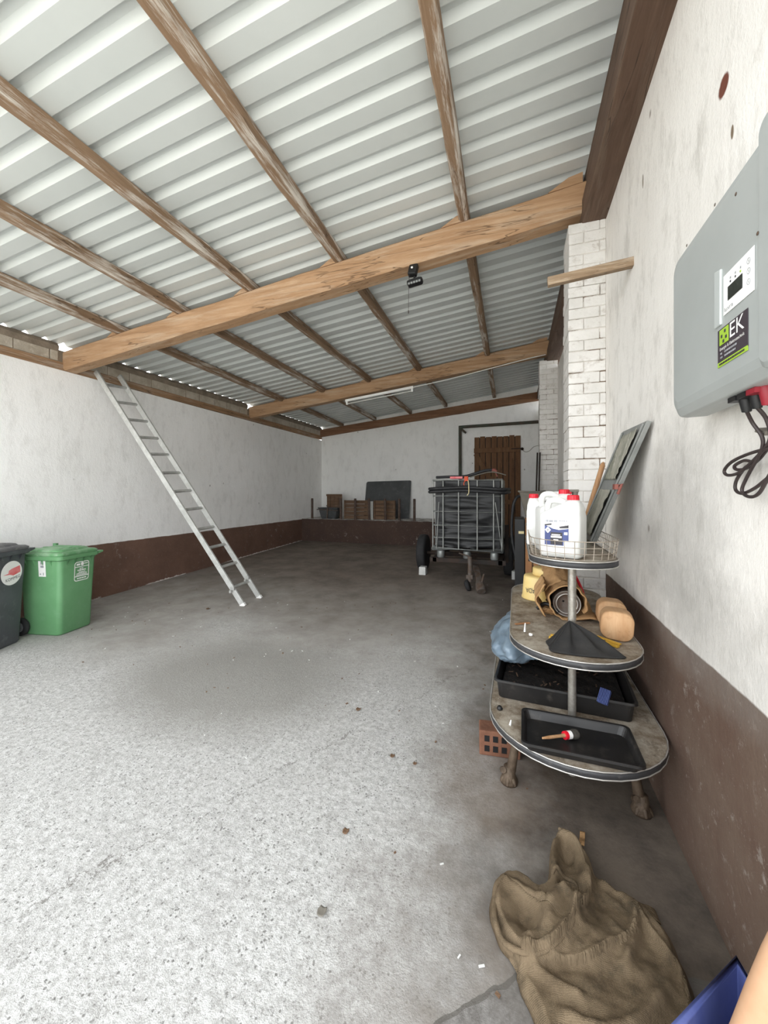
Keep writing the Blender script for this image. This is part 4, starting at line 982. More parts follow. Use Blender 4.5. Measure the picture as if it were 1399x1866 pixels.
# ---- things on the middle tier
Z2 = .82
bu = empty('bucket', (.125, 3.10, Z2)); tag(bu, 'pale yellow plastic bucket standing upside down at the left rear of the middle tier', 'bucket')
mb = MB(); bx, by = .165, 3.10; mb.lathe([(.128, 0), (.128, .006), (.122, .02), (.112, .155), (.108, .165), (.08, .17)], (bx, by, Z2 + .001), 36); mb.build('body', M['bucket'], bu, world=True)
mb = MB(); mb.lathe([(.088, 0), (.096, .004), (.094, .05), (.086, .056), (.02, .058)], (bx + .045, by, Z2 + .172), 32); mb.build('lid', M['bucket'], bu, world=True)
Fm = frame((bx - .068, by - .105, Z2 + .075), (-1, .62, 0), (0, .04, -1)); text('lettering', 'ADA', .05, M['ink'], bu, Matrix.Translation(-Vector((.125, 3.10, Z2))) @ Fm @ Matrix.Translation((0, 0, .004)), .07)
mb = MB(); 
for q in range(3):
    a0, a1 = q * 2 * PI / 3 + PI / 2, (q + 1) * 2 * PI / 3 + PI / 2; c = Vector((bx + .015, by - .126, Z2 + .088))
    mb.tube([c + Vector((.012 * math.cos(a0), .0, -.012 * math.sin(a0))), c + Vector((.012 * math.cos(a1), 0, -.012 * math.sin(a1)))], .0015, 5)
mb.build('triangle_mark', M['ink'], bu, world=True)

def crumple(name, c, rx, ry, rz, mat, label, cat, seed, amp=.35, fr=3.0, rot=0, n=28):
    mb = MB(); Mx = Matrix.Translation(c) @ Matrix.Rotation(R(rot), 4, 'Z')
    def fn(u, v):
        th = u * 2 * PI; ph = v * PI
        d = Vector((math.sin(ph) * math.cos(th), math.sin(ph) * math.sin(th), math.cos(ph)))
        q = 1 + amp * (noise.noise(d * fr + Vector((seed, 0, 0))) + .5 * noise.noise(d * fr * 2.3 + Vector((0, seed, 0))))
        return Vector((d.x * rx * q, d.y * ry * q, max(0, (d.z + .72)) * rz / 1.72 * q))
    mb.grid(n * 2, n, fn, True, Mx); o = mb.build(name, mat, origin=c, recalc=True)
    if label: tag(o, label, cat)
    return o
crumple('leather_glove', (.262, 2.93, Z2 + .001), .06, .055, .17, M['glove'], 'crumpled dark brown leather glove beside the yellow bucket', 'glove', 3, .5, 3.5)
gl = crumple('work_glove', (.225, 2.72, Z2 + .001), .065, .04, .05, M['jute'], 'tan work glove with a dark cuff in front of the yellow bucket', 'glove', 8, .35, 2.5, 25)
mb = MB(); mb.tube(spline([(.13, 2.70, Z2 + .03), (.17, 2.68, Z2 + .07), (.22, 2.66, Z2 + .06), (.25, 2.64, Z2 + .03)], 6), [.012] * 19, 8); mb.build('cuff', M['black'], gl, world=True)

# burlap roll: jute wrapped round a tin drum, lying towards the viewer
br = empty('burlap_roll', (.30, 2.75, Z2)); tag(br, 'tan jute cloth wrapped around a round tin lying on the middle tier behind the pole', 'cloth')
cxr, czr, rr_ = .297, Z2 + .105, .088
ys_ = 2.60
mb = MB()
def wrap(u, v):
    # profile: from the loose flap on the right, under the drum, up over the top and down
    y = ys_ + .42 * v + .012 * nz(u * 5, v * 3, 0, 3)
    a = -PI * .5 + .9 - u * (2 * PI * .98)
    r = .104 + .012 * nz(math.cos(a) * 2, math.sin(a) * 2, v * 2, 1.3) + .008 * nz(u * 12, v * 7, 1, 1)
    x = cxr + r * math.cos(a) * (1 + .02 * v); z = czr + r * math.sin(a)
    if u < .10: k = (.10 - u) / .10; x += .085 * k; z = z * (1 - k) + (Z2 + .02 + .012 * math.sin(9 * v)) * k
    return (x, y, max(Z2 + .004, z))
mb.grid(60, 22, wrap); mb.build('jute_wrap', M['jute'], br, world=True, solid=.007)
mb = MB()
def flap(u, v):
    x = cxr - .12 + .17 * u + .01 * nz(v * 4, u * 2, 0, 2); y = 2.72 + .42 * v
    z = Z2 + .205 + .09 * math.sin(min(1, v * 1.3) * PI * .6) + .015 * nz(u * 3, v * 4, 5, 2) - .06 * abs(u - .5) ** 2 * 4
    return (x, y, z)
mb.grid(24, 30, flap); mb.build('cloth_fold', M['jute'], br, world=True, solid=.007)
mb = MB()
def skirt(u, v):
    a = v; x = cxr - .125 - .045 * math.sin(a * PI) + .02 * nz(u * 4, a * 3, 7, 1); y = 2.60 + .30 * u; z = Z2 + .012 + .20 * a
    return (x, y, z)
mb.grid(20, 16, skirt); mb.build('cloth_side', M['jute'], br, world=True, solid=.007)
mb = MB(); Fm = frame((cxr, ys_ + .06, czr - .012), (1, 0, 0), (0, 0, 1)); Fm = Fm @ Matrix.Rotation(PI, 4, 'X')
mb.lathe([(.0, .02), (.050, .018), (.056, .008), (.064, .004), (.068, .014), (.073, .012), (.078, 0), (.080, .012), (.082, .30), (.0, .31)], (0, 0, 0), 40, frame((cxr, ys_ + .03, czr - .012), (1, 0, 0), (0, 0, -1)))
tn = mb.build('tin', M['rusty'], br, world=True)
mb = MB()
for rr2 in (.060, .077): mb.tube([(cxr + rr2 * math.cos(2 * PI * k / 40), ys_ + .035, czr - .012 + rr2 * math.sin(2 * PI * k / 40)) for k in range(40)], .0028, 6, closed=True)
mb.build('tin_rim', M['trim'], tn, world=True)
mb = MB(); mb.lathe([(.0, .0), (.006, 0), (.0, .004)], (0, 0, 0), 10, frame((cxr - .02, ys_ + .046, czr - .0), (1, 0, 0), (0, 0, 1))); mb.build('hole', M['black'], tn, world=True)
mb = MB(); mb.tube(spline([(.39, 3.0, Z2 + .20), (.42, 2.95, Z2 + .13), (.44, 2.93, Z2 + .06)], 6), .01, 6); o = mb.build('red_strap', M['red'], origin=(.41, 2.95, Z2)); tag(o, 'short red strap showing behind the jute roll', 'strap')

def logblock(c, w, h, L, rz, tilt, label):
    mb = MB(); Mx = Matrix.Translation(c) @ Matrix.Rotation(R(rz), 4, 'Z') @ Matrix.Rotation(R(tilt), 4, 'Y')
    def lp(y, k): return [(x * k, y, h / 2 + z * k) for x, z in [(px_ + .0, pz_) for px_, pz_ in rrect(w, h, .05, 8)]]
    mb.loft([lp(-L / 2, .93), lp(-L / 2 + .006, .985), lp(-L / 2 + .02, 1), lp(L / 2 - .02, 1), lp(L / 2 - .006, .985), lp(L / 2, .93)], True, True, Mx)
    o = mb.build('wooden_block', M['log'], origin=c); tag(o, label, 'block', 'rounded wooden blocks on the middle tier'); return o
logblock((.505, 2.38, Z2 + .001), .155, .150, .115, -8, 4, 'smooth rounded wooden block at the front right of the middle tier')
logblock((.525, 2.60, Z2 + .001), .150, .148, .115, -4, 3, 'rounded wooden block with a dark crack, behind its twin')

# black folded cloth in front of the pole
cl = MB()
def tent(u, v):
    ax, ay, az = .262, 2.215, Z2 + .115
    # fan from the peak down to a base curve
    base = spline([(.155, 2.12, 0), (.165, 2.06, 0), (.26, 2.045, 0), (.38, 2.055, 0), (.485, 2.085, 0), (.46, 2.13, 0), (.34, 2.20, 0), (.22, 2.26, 0), (.15, 2.2, 0)], 8, True)
    k = (u * (len(base))) % len(base); i = int(k); f = k - i; b = base[i % len(base)].lerp(base[(i + 1) % len(base)], f)
    w = v ** .85; x = ax + (b.x - ax) * w; y = ay + (b.y - ay) * w
    fold = .010 * math.sin(u * 2 * PI * 7) * math.sin(v * PI); z = az * (1 - v) ** 1.15 + (Z2 + .004) * (1 - (1 - v) ** 1.15) + fold * .8
    return (x + fold, y - fold * .5, max(z, Z2 + .003))
cl.grid(72, 14, tent); o = cl.build('black_cloth', M['blackcloth'], origin=(.28, 2.15, Z2), solid=.003); tag(o, 'black stiff cloth folded into a peak at the front of the middle tier', 'cloth')
for k, (a, b, l_) in enumerate((((.165, 2.245), (.235, 2.235), 'left of the black cloth'), ((.395, 2.30), (.485, 2.215), 'right of the black cloth'))):
    r_ = empty('folding_rule', ((a[0] + b[0]) / 2, (a[1] + b[1]) / 2, Z2)); tag(r_, 'yellow folding rule piece %s' % l_, 'rule', 'yellow rule pieces')
    MB().bar((a[0], a[1], Z2 + .009), (b[0], b[1], Z2 + .009), .020, .012).build('stick', M['yellow'], r_, world=True, bevel=.002)
    MB().bar((a[0] + .01, a[1] + .012, Z2 + .019), (b[0] + .01, b[1] + .008, Z2 + .019), .016, .006).build('upper_stick', M['yellow'], r_, world=True)
    mb = MB(); mb.lathe([(.0, .004), (.004, .004), (.005, 0)], ((a[0] * .6 + b[0] * .4), a[1] * .6 + b[1] * .4 - .002, Z2 + .015), 10); mb.build('rivet', M['rusty'], r_, world=True)
mb = MB(); mb.lathe([(.010, 0), (.010, .011), (.0, .012)], (.075, 2.26, Z2 + .001), 12); o = mb.build('bottle_cap', M['white'], origin=(.075, 2.26, Z2)); tag(o, 'tiny white cap lying near the left edge of the middle tier', 'cap')
mb = MB(); mb.tube([(.045, 2.30, Z2 + .004), (.048, 2.31, Z2 + .05)], [.008, .004], 8); o = mb.build('screw', M['trim'], origin=(.045, 2.3, Z2)); tag(o, 'small upright pale screw at the left edge of the middle tier', 'screw')
mb = MB(); mb.bar((-.005, 2.42, Z2 + .004), (.075, 2.47, Z2 + .004), .016, .005); o = mb.build('wood_chip', M['slat'], origin=(.03, 2.45, Z2)); tag(o, 'flat brown wood chip on the left side of the middle tier', 'chip')

# blue film bag squeezed between lower and middle tier
mb = MB()
def bag(u, v):
    th = u * 2 * PI; ph = v * PI; d = Vector((math.sin(ph) * math.cos(th), math.sin(ph) * math.sin(th), math.cos(ph)))
    q = 1 + .16 * noise.noise(d * 2.0) + .05 * math.sin(th * 9 + d.z * 5) * math.sin(ph) + .16 * (.25 - abs(noise.noise(d * 4.5))) + .07 * (.25 - abs(noise.noise(d * 11)))
    hang = 1 - .35 * max(0, d.z)
    return (.03 + d.x * .185 * q * hang, 2.80 + d.y * .37 * q, .650 + d.z * .115 * q - .05 * max(0, -d.x) * (1 - d.z))
mb.grid(80, 40, bag); o = mb.build('plastic_bag', M['bluebag'], origin=(.03, 2.83, .46)); tag(o, 'blue-grey plastic bag bulging out between the lower and middle tiers', 'bag')

# ---- things on the lower tier
Z1 = .42
def tray(x0, x1, y0, y1, z, h, label, rz=0, flare=.012, mat='tray', name='plant_tray'):
    cx_, cy_ = (x0 + x1) / 2, (y0 + y1) / 2; r_ = empty(name, (cx_, cy_, z), R(rz)); tag(r_, label, 'tray')
    w, d = x1 - x0, y1 - y0
    def lp(k, zz, r=.03): return [(x, y, zz) for x, y in rrect(w + k, d + k, r, 5)]
    mb = MB(); mb.loft([lp(-2 * flare, 0), lp(0, h), lp(.022, h + .002), lp(.024, h - .010), lp(.019, h - .010), lp(.018, h - .002), lp(-.004, h - .004), lp(-2 * flare - .006, .005)], True)
    mb.build('body', M[mat], r_); return r_
t1 = tray(.035, .505, 1.875, 2.165, Z1 + .001, .042, 'shallow black plastic tray with a paintbrush at the front of the lower tier', -1)
t2 = tray(-.09, .60, 2.30, 2.93, Z1 + .001, .105, 'deeper black tray of dark soil and debris behind the shallow one on the lower tier', -4)
mb = MB(); mb.grid(50, 40, lambda u, v: (-.32 + .64 * u, -.29 + .58 * v, .035 + .022 * nz(u * 9, v * 9, 0, 1) + .01 * nz(u * 31, v * 31, 4, 1))); so = mb.build('soil', M['soil'], t2); so['kind'] = 'stuff'
random.seed(5); mb = MB()
for k in range(24):
    x, y = random.uniform(-.28, .2), random.uniform(-.27, .1); a = random.uniform(0, PI); L = random.uniform(.012, .035)
    mb.bar((x, y, .06 + .01 * random.random()), (x + L * math.cos(a), y + L * math.sin(a), .062 + .012 * random.random()), .007, .002)
db = mb.build('dry_leaves', M['plate_r'], t2); db['kind'] = 'stuff'
pb = empty('paintbrush', (.20, 2.0, Z1 + .02)); tag(pb, 'round paintbrush with red and white ferrule and wooden handle in the black tray', 'brush')
a, b = Vector((.115, 1.925, Z1 + .050)), Vector((.215, 2.005, Z1 + .035)); d = (b - a).normalized()
MB().tube([a, a.lerp(b, .3), a.lerp(b, .8), b], [.0045, .0075, .007, .009], 12).build('handle', M['handle'], pb, world=True)
MB().tube([b, b + d * .014], [.018, .019], 16).build('red_collar', M['red'], pb, world=True); MB().tube([b + d * .013, b + d * .036], [.0185, .0185], 16).build('ferrule', M['white'], pb, world=True)
MB().tube([b + d * .035, b + d * .06, b + d * .075], [.018, .023, .020], 16).build('bristles', M['bristle'], pb, world=True)
bl = empty('scrub_brush', (.455, 2.36, Z1 + .11)); tag(bl, 'small blue plastic brush lying over the front rim of the soil tray', 'brush')
rot = Matrix.Rotation(R(-32), 3, 'Z') @ Matrix.Rotation(R(50), 3, 'X')
mb = MB(); mb.box((.435, 2.285, Z1 + .115), (.05, .075, .014), rot); mb.build('back', M['bluebrush'], bl, world=True, bevel=.004)
mb = MB()
for k in range(8): mb.box(Vector((.435, 2.285, Z1 + .115)) + rot @ Vector(((k - 3.5) * .0065, 0, .010)), (.0035, .075, .008), rot)
mb.build('teeth', M['bluebrush'], bl, world=True)
mb = MB(); mb.lathe([(.014, 0), (.016, .006), (.01, .018), (.0, .02)], (-.085, 2.20, Z1 + .001), 10); o = mb.build('plug', M['black'], origin=(-.085, 2.2, Z1)); tag(o, 'small black plug on the left rim of the lower tier', 'plug')
mb = MB(); mb.tube([(-.03, 2.06, Z1 + .004), (-.025, 2.08, Z1 + .02)], [.006, .003], 8); o = mb.build('screw', M['white'], origin=(-.03, 2.06, Z1)); tag(o, 'small pale screw at the front left of the lower tier', 'screw')
bk_ = empty('hollow_brick', (-.10, 2.50, .001), R(6)); tag(bk_, 'orange-red hollow brick on the floor under the lower tier', 'brick')
mb = MB(); mb.b2((-.12, -.06, 0), (.12, .06, .15)); mb.build('clay', M['brick'], bk_, bevel=.006)
for ix in (-.075, -.025, .025, .075):
    for iz in (.045, .105): MB().b2((ix - .015, -.0615, iz - .018), (ix + .015, -.0602, iz + .018)).build('hole', M['black'], bk_)

# ------------------------------------------------------------------ inverter on the right wall
iv = empty('inverter', (.62, 1.4, 1.87)); tag(iv, 'grey solar inverter with a white display panel mounted high on the right wall', 'inverter')
Xf = .55; y0, y1, zb0, zt0 = .88, 1.745, 1.875, 2.47
mb = MB()
def ivl(x, k, kz=None):
    kz = k if kz is None else kz
    return [(x, (y0 + y1) / 2 + a, (zb0 + zt0) / 2 + b) for a, b in rrect(y1 - y0 - 2 * k, zt0 - zb0 - 2 * kz, .045, 6)]
mb.loft([ivl(.70, .03), ivl(.66, .03), ivl(.655, .002), ivl(.595, .0), ivl(.575, .003), ivl(.556, .028), ivl(.55, .05)], True)
mb.build('housing', M['inverter'], iv, world=True, bevel=.004)
mb = MB(); mb.loft([[(x, (.60 + 1.176) / 2 + a, (zb0 + .02 + zt0 + .015) / 2 + b) for a, b in rrect(1.176 - .60 - 2 * k, zt0 - zb0 - .0 - 2 * k, .03, 5)] for x, k in ((.62, 0), (.556, .0), (.547, .012))], True)
mb.build('cover', M['inverter'], iv, world=True, bevel=.003)
mb = MB(); mb.loft([[(x, yy, zz) for yy, zz in ((1.377, 2.075), (1.342 + .0, 2.075), (1.342, 2.232), (1.377, 2.240))] for x in (.5525, .544)]); mb.build('ridge', M['invlight'], iv, world=True, bevel=.003)
mb = MB(); mb.b2((.548, 1.168, 2.275 - .0), (.5505, 1.340, 2.276)); 
Fv = lambda y, z, e: frame((Xf - e, y, z), (0, -1, 0), (0, 0, 1))
def rectv(ya_, yb_2, za_, zb_2, e, name, mat, par, th=.0012):
    q = MB(); q.b2((Xf - e - th, min(ya_, yb_2), za_), (Xf - e, max(ya_, yb_2), zb_2)); return q.build(name, mat, par, world=True)
dp = rectv(1.331, 1.183, 2.094, 2.203, .001, 'display_panel', M['white'], iv); dp['label'] = 'white control panel'
rectv(1.305, 1.234, 2.125, 2.162, .0024, 'screen', M['screen'], dp)
for y_ in (1.293, 1.268, 1.243):
    q = MB(); q.lathe([(.0, .0012), (.0028, .001), (.003, 0)], (0, 0, 0), 12, Fv(y_, 2.172, .0022)); q.build('indicator', M['lime'] if y_ < 1.25 else M['ink'], dp, world=True)
    q = MB(); q.add([(-.003, -.003, 0), (.003, -.003, 0), (.003, .003, 0), (-.003, .003, 0)], [(0, 1, 2, 3)], False, Fv(y_, 2.182, .0026)); q.build('icon', M['greyink'], dp, world=True, recalc=False)
for z_ in (2.178, 2.153, 2.126):
    q = MB(); q.tube([Fv(1.206, z_, .0028) @ Vector((.007 * math.cos(2 * PI * k / 20), .007 * math.sin(2 * PI * k / 20), 0)) for k in range(20)], .0006, 5, closed=True)
    q.add([(-.002, -.002, 0), (.002, -.002, 0), (0, .003, 0)], [(0, 1, 2)], False, Fv(1.206, z_, .003)); q.build('button', M['greyink'], dp, world=True)
ofs = lambda par: mw(par).inverted()
text('lettering', 'luxra', .018, M['greyink'], iv, ofs(iv) @ Fv(1.302, 2.106, .0030), .045)
sk = rectv(1.363, 1.211, 1.968, 2.063, .001, 'company_sticker', M['stickerdark'], iv); sk['label'] = 'charcoal and lime company sticker reading EK'
rectv(1.363, 1.211, 1.957, 1.970, .0012, 'lime_strip', M['lime'], sk)
ls = rectv(1.350, 1.303, 2.016, 2.059, .0024, 'lime_square', M['lime'], sk)
mb = MB()
for (a_, b_) in ((.028, .032), (.010, .022), (.034, .014), (.020, .006)):
    mb.b2((Xf - .0048, 1.350 - a_ - .007, 2.016 + b_ - .003), (Xf - .0036, 1.350 - a_, 2.016 + b_ + .005))
mb.build('squares', M['ink'], ls, world=True)
text('lettering', 'EK', .058, M['white'], sk, ofs(sk) @ Fv(1.262, 2.037, .0030), .070)
text('lettering', 'Energie & Elektrotechnik', .012, M['white'], sk, ofs(sk) @ Fv(1.287, 2.005, .0030), .125)
Fs = ofs(sk) @ Fv(1.287, 1.992, .0030)
for k_, (x0_, x1_, y_, h_, m_) in enumerate(((-.058, -.046, .0, .005, 'greyink'), (-.036, .030, .0, .005, 'greyink'), (-.058, -.046, -.011, .005, 'greyink'), (-.036, .022, -.011, .005, 'greyink'), (-.066, .066, -.0285, .005, 'stickerdark'))):
    print_line(sk, Fs, x0_, x1_, y_, h_, M[m_], 30 + k_, .0004)
for (y_, z_, x_) in ((1.60, 2.452, .556), (1.40, 2.452, .556), (1.66, 2.43, .556), (1.705, 2.405, .572), (1.27, 2.39, .5495), (1.165, 2.22, .546)):
    q = MB(); q.lathe([(.0, .0015), (.004, .001), (.005, 0)], (0, 0, 0), 8, frame((x_, y_, z_), (0, -1, 0), (0, 0, 1))); q.build('scuff', M['rusty'], iv, world=True)
for k, (y_, mat) in enumerate(((1.365, 'black'), (1.315, 'black'), (1.27, 'redconn'))):
    mb = MB(); mb.tube([(.61, y_, 1.885), (.612, y_ - .004, 1.862), (.618, y_ + .006, 1.83)], [.014, .016, .011], 10); mb.box((.60, y_ + .012, 1.868), (.03, .04, .014)); mb.build('cable_socket', M[mat], iv, world=True)
# cables with a coil hanging on the wall
def cable(pts, lab, closed=False):
    mb = MB(); mb.tube(spline(pts, 10, closed), .0050, 8, closed=closed); o = mb.build('cable', M['cable'], origin=tuple(pts[0])); tag(o, lab, 'cable', 'cables below the inverter'); return o
cable([(.618, 1.372, 1.832), (.64, 1.39, 1.80), (.655, 1.378, 1.76), (.66, 1.385, 1.73), (.66, 1.41, 1.70), (.66, 1.47, 1.64), (.66, 1.49, 1.605), (.66, 1.45, 1.588), (.66, 1.40, 1.60), (.66, 1.34, 1.66), (.66, 1.25, 1.72)], 'dark cable from the first socket, curling lowest under the inverter')
cable([(.618, 1.321, 1.832), (.645, 1.335, 1.80), (.66, 1.35, 1.75), (.66, 1.40, 1.71), (.66, 1.50, 1.665), (.66, 1.575, 1.658), (.66, 1.597, 1.675), (.66, 1.55, 1.70), (.66, 1.46, 1.716), (.66, 1.36, 1.722), (.66, 1.2, 1.72)], 'dark cable looping furthest to the left under the inverter')
cable([(.67, 1.37, 1.735), (.67, 1.42, 1.70), (.67, 1.49, 1.675), (.67, 1.545, 1.675), (.67, 1.555, 1.688), (.67, 1.50, 1.700), (.67, 1.46, 1.690), (.67, 1.50, 1.675), (.67, 1.545, 1.64), (.67, 1.55, 1.61), (.67, 1.51, 1.598), (.67, 1.44, 1.615), (.67, 1.36, 1.65), (.67, 1.2, 1.71)], 'dark cable coiled twice in the middle of the bundle')
cable([(.618, 1.276, 1.832), (.64, 1.22, 1.80), (.65, 1.15, 1.76)], 'dark cable leaving the red socket to the right')
mb = MB(); mb.box((.675, 1.398, 1.775), (.03, .05, .012), Matrix.Rotation(R(20), 3, 'X')); o = mb.build('cable_clip', M['hopper'], origin=(.675, 1.398, 1.775)); tag(o, 'small brown clip holding the cable to the wall', 'clip')

# stub of wood sticking out of the wall
mb = MB(); mb.bar((.72, 2.834, 3.062), (.20, 2.834, 3.02), .045, .058); o = mb.build('wood_batten', M['stick'], origin=(.70, 2.834, 3.06), bevel=.005); tag(o, 'short square wooden batten jutting out of the right wall', 'batten')

# ------------------------------------------------------------------ old sack on the floor
OUT = spline([(x, y, 0) for x, y in [(-.085, 1.63), (-.09, 1.50), (-.045, 1.41), (.0, 1.37), (.015, 1.31), (.06, 1.24), (.10, 1.14), (.22, 1.08), (.36, 1.10), (.46, 1.22), (.515, 1.36), (.53, 1.50), (.515, 1.62), (.46, 1.70), (.38, 1.73), (.315, 1.765), (.295, 1.82), (.275, 1.90), (.235, 1.935), (.185, 1.925), (.145, 1.86), (.128, 1.74), (.115, 1.665), (.06, 1.63), (.01, 1.665), (-.05, 1.675)]], 5, True)
CEN = Vector((.21, 1.45, 0))
def seg_d(p, line):
    best = 9; tb_ = 0; sd = 0
    for i in range(len(line) - 1):
        a, b = line[i], line[i + 1]; d = b - a; t = max(0, min(1, (p - a).dot(d) / d.length_squared)); v = p - a - d * t; q = v.length
        if q < best: best = q; tb_ = (i + t) / (len(line) - 1); sd = 1 if d.x * v.y - d.y * v.x > 0 else -1
    return best, tb_, sd
# fold lines: points, width, height, drop on the right-hand side of the line (a cloth layer edge)
FO = [([(-.046, 1.60), (-.073, 1.56), (-.078, 1.51), (-.071, 1.44), (-.04, 1.386), (.017, 1.367), (.073, 1.376), (.128, 1.417), (.181, 1.482), (.21, 1.55), (.248, 1.594), (.277, 1.686), (.273, 1.73)], .013, .020, .040),
      ([(-.046, 1.60), (.009, 1.575), (.06, 1.55), (.104, 1.545)], .026, .030, 0),
      ([(.168, 1.611), (.11, 1.51), (.094, 1.46), (.03, 1.39)], .024, .028, 0), ([(.168, 1.611), (.198, 1.564), (.208, 1.50)], .018, .025, 0),
      ([(.08, 1.384), (.139, 1.392), (.204, 1.408), (.287, 1.461), (.364, 1.527), (.402, 1.588), (.417, 1.661)], .012, .010, .026),
      ([(.18, 1.90), (.150, 1.806), (.145, 1.734), (.15, 1.66)], .022, .040, 0), ([(.18, 1.895), (.237, 1.86), (.261, 1.804), (.265, 1.73), (.25, 1.66)], .020, .040, 0),
      ([(.30, 1.711), (.371, 1.705), (.406, 1.644), (.402, 1.577), (.331, 1.436)], .014, .022, .0), ([(.402, 1.687), (.454, 1.558), (.499, 1.45), (.456, 1.33), (.36, 1.24)], .014, .014, .022),
      ([(.024, 1.388), (.06, 1.35), (.121, 1.325), (.191, 1.31)], .014, .018, 0), ([(.13, 1.25), (.23, 1.24), (.34, 1.30), (.45, 1.42)], .016, .020, 0), ([(.22, 1.14), (.30, 1.20), (.40, 1.24)], .02, .018, 0)]
FO = [([Vector((*p, 0)) for p in l] if len(l) < 3 else spline([(*p, 0) for p in l], 3), w, h, dr) for l, w, h, dr in FO]
PIT = [((.02, 1.50), .060, .045), ((.06, 1.44), .03, .015), ((.178, 1.645), .020, .055), ((.203, 1.80), .030, .050), ((.30, 1.36), .06, .015), ((.24, 1.62), .03, .02)]
def sack_z(x, y, e=1.0):
    p = Vector((x, y, 0)); z = .062 + .030 * math.exp(-((x - .16) ** 2 + (y - 1.52) ** 2) / .025) + .022 * math.exp(-((x - .36) ** 2 + (y - 1.36) ** 2) / .02)
    for l, w, h, dr in FO:
        d, t_, sd = seg_d(p, l); z += h * math.exp(-(d / w) ** 2) * min(1, 8 * t_ + .4, 8 * (1 - t_) + .4)
        if dr: z += dr * (.5 * sd) * math.exp(-(d / .09) ** 2) * min(1, 6 * t_, 6 * (1 - t_))
    for (c, r_, h) in PIT: z -= h * math.exp(-((x - c[0]) ** 2 + (y - c[1]) ** 2) / r_ ** 2)
    cr = abs(nz(x, y, 0, 9)); z += .016 * (.3 - cr) + .007 * nz(x, y, 3, 26) + .006 * (.3 - abs(nz(x, y, 8, 17)))
    return max(.004, z * e)
mb = MB(); NU, NV = 190, 70
def sack(u, v):
    k = u * len(OUT); i = int(k) % len(OUT); o_ = OUT[i].lerp(OUT[(i + 1) % len(OUT)], k - int(k))
    wob = 1 + .035 * nz(math.cos(2 * PI * u) * 4, math.sin(2 * PI * u) * 4, 0, 2)
    p = CEN + (o_ - CEN) * (v * (1 + (wob - 1) * v))
    return (p.x, p.y, sack_z(p.x, p.y, min(1, ((1 - v) * 9) ** .6) if v < 1 else .05))
mb.grid(NU, NV, sack)
sk_ = mb.build('cloth_sack', M['sack'], origin=(.21, 1.45, 0), solid=.005); tag(sk_, 'crumpled dirty brown cloth sack lying on the floor in front of the stand', 'sack')
def hem(line, r, lift):
    L = spline([(x, y, sack_z(x, y) + lift) for x, y in line], 6); n = len(L)
    mb = MB(); mb.tube(L, [r * (.55 + .45 * math.sin(PI * min(1, .15 + i / n))) for i in range(n)], 10); return mb.build('rolled_hem', M['sack'], sk_, world=True)
hem([(-.046, 1.60), (-.073, 1.56), (-.078, 1.51), (-.071, 1.44), (-.04, 1.386), (.017, 1.367), (.073, 1.376), (.128, 1.417), (.181, 1.482), (.21, 1.55), (.245, 1.60)], .010, .002)
hem([(.135, 1.66), (.150, 1.672), (.180, 1.675), (.215, 1.655), (.222, 1.63)], .008, .004)
hem([(.18, 1.895), (.235, 1.865), (.258, 1.80), (.262, 1.73)], .009, .0)
mb = MB(); mb.grid(8, 12, lambda u, v: (.262 + .022 * u + .02 * v, 1.90 + .11 * v, .045 - .03 * v + .004 * math.sin(8 * v))); o = mb.build('cloth_strip', M['jute'], sk_, world=True, solid=.003)
mb = MB(); mb.grid(16, 10, lambda u, v: (.30 + .20 * u, 1.775 - .07 * (1 - v) - .04 * u, .008 + .05 * (1 - v) * math.sin(PI * (.15 + .75 * u)) + .006 * nz(u * 6, v * 6, 0, 1))); mb.build('loose_corner', M['sack'], sk_, world=True, solid=.004)
mb = MB(); mb.grid(14, 12, lambda u, v: (-.03 + .05 * u + .09 * v, 1.40 - .13 * v - .01 * u, .010 + .045 * u * (1 - v * .6) + .005 * nz(u * 5, v * 5, 2, 1))); mb.build('loose_corner', M['sack'], sk_, world=True, solid=.004)
mb = MB(); mb.loft([[(.475, 1.33, z), (.545, 1.26, z), (.565, 1.36, z), (.52, 1.42, z)] for z in (.003, .012)]); o = mb.build('cardboard_scrap', M['plate_r'], origin=(.52, 1.34, 0)); tag(o, 'flat dark brown scrap between the sack and the blue tub', 'scrap')

# blue scoop standing at the wall, near the lower right corner
sc = empty('plastic_tub', (.53, 1.18, 0)); tag(sc, 'blue plastic box-shaped tub standing on the floor in the bottom right corner', 'tub')
a, b = Vector((.655, 1.535, .11)), Vector((.40, 1.18, .22))
a = Vector((.625, 1.439, .20)); b = Vector((.375, 1.185, .20)); c = Vector((.375, .95, .20)); d = Vector((.68, 1.12, .20))
def dn(p, k): q = Vector((.53, 1.18, 0)); return Vector((q.x + (p.x - q.x) * k, q.y + (p.y - q.y) * k, .01))
mb = MB(); loops = [[dn(p, .82) for p in (a, b, c, d)], [Vector(p) for p in (a, b, c, d)], [p + Vector((0, 0, .001)) + (Vector((.53, 1.18, .2)) - p) * .06 for p in (a, b, c, d)], [dn(p, .76) + Vector((0, 0, .008)) for p in (a, b, c, d)]]
mb.loft(loops); mb.build('body', M['blueplastic'], sc, world=True, bevel=.004)
MB().tube([a, b, c, d], .011, 8, closed=True).build('rim', M['blueplastic'], sc, world=True)
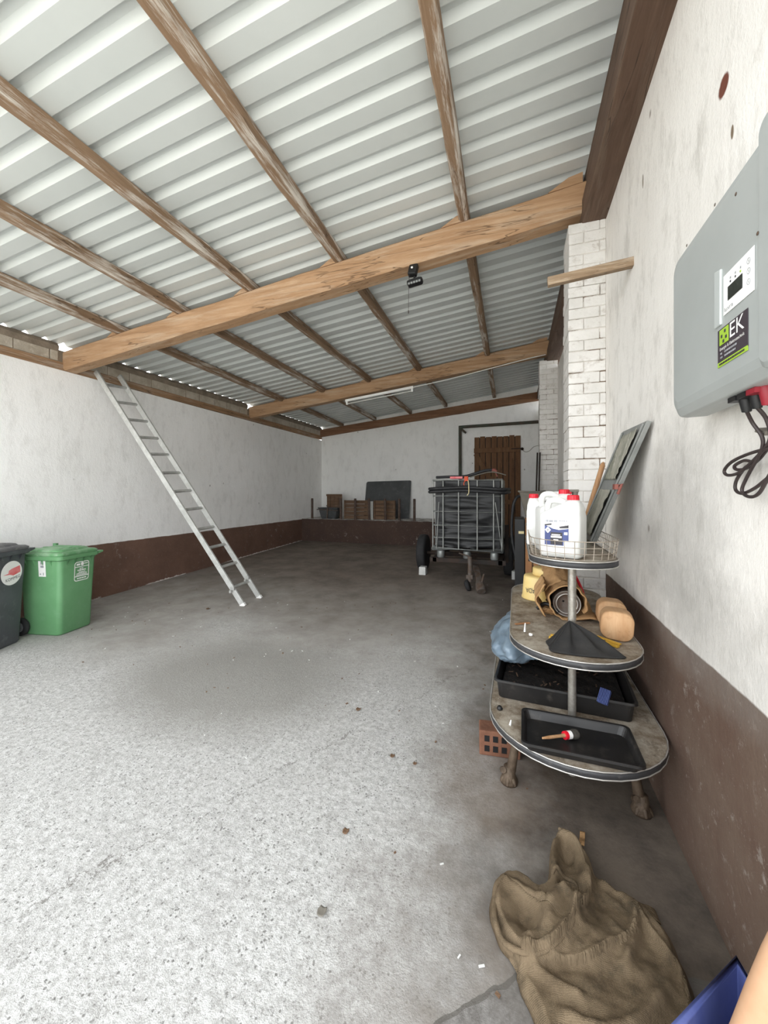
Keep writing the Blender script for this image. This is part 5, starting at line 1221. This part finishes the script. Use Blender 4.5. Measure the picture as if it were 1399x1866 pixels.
# pale round-edged post close to the camera at the very corner
mb = MB(); p0, p1 = Vector((.487, 1.190, .03)), Vector((.652, 1.208, .56)); d = (p1 - p0)
mb.tube([p0 + d * k for k in (0, .2, .4, .6, .8, 1)], [.044, .046, .045, .046, .045, .04], 24)
o = mb.build('round_post', M['peach'], origin=tuple(p0)); tag(o, 'smooth pale peach rounded post rising from the blue tub against the right wall', 'post')
mb = MB(); mb.lathe([(.0, .003), (.01, .002), (.014, 0)], (0, 0, 0), 9, frame(p0 + d * .34 + Vector((-.030, -.036, 0)), (0, -1, 0), (0, 0, 1))); mb.build('white_fleck', M['white'], o, world=True)

# ------------------------------------------------------------------ litter on the floor
random.seed(21); mb = MB(); mp = MB()
for k in range(150):
    x = random.uniform(-5.2, .2); y = random.choice((random.uniform(1.2, 4.6), random.uniform(2.5, 6.5))); a = random.uniform(0, PI); L = random.uniform(.006, .022); z = fz(y) + .003
    tgt = mb if random.random() < .5 else mp
    tgt.bar((x, y, z), (x + L * math.cos(a), y + L * math.sin(a), z + random.uniform(0, .004)), L * random.uniform(.3, .7), .003)
o = mb.build('leaf_litter', M['oldwood']); tag(o, 'tiny brown bits of leaf and bark strewn over the concrete floor', 'litter'); o['kind'] = 'stuff'
o = mp.build('paint_flakes', M['chock']); tag(o, 'tiny pale flakes of paint strewn over the concrete floor', 'litter'); o['kind'] = 'stuff'
for k, (x, y, s, l_) in enumerate(((-1.10, 2.64, .035, 'curled brown leaf near the middle of the floor'), (-.71, 2.24, .028, 'dark brown crumb on the floor, left of the stand'), (-.565, 2.22, .022, 'reddish crumb on the floor closest to the stand on its left'), (-.76, 1.67, .03, 'brown crumb on the bright concrete left of the stand'), (-3.95, 4.2, .05, 'largest brown leaf on the floor left of the ladder foot'), (-.70, 1.32, .035, 'small grey stone on the bright concrete left of the sack'))):
    mb = MB(); mb.grid(6, 6, lambda u, v: (x + s * (u - .5) * (1 - .6 * abs(v - .5)), y + s * (v - .5), fz(y) + .004 + s * .35 * (u - .5) ** 2 * 2 + s * .12 * abs(nz(u * 3, v * 3, k, 2)))); o = mb.build('dry_leaf' if 'leaf' in l_ else 'crumb', M['oldwood'] if k != 5 else M['hopper'], origin=(x, y, fz(y)), solid=.002); tag(o, l_, 'leaf' if 'leaf' in l_ else 'crumb')
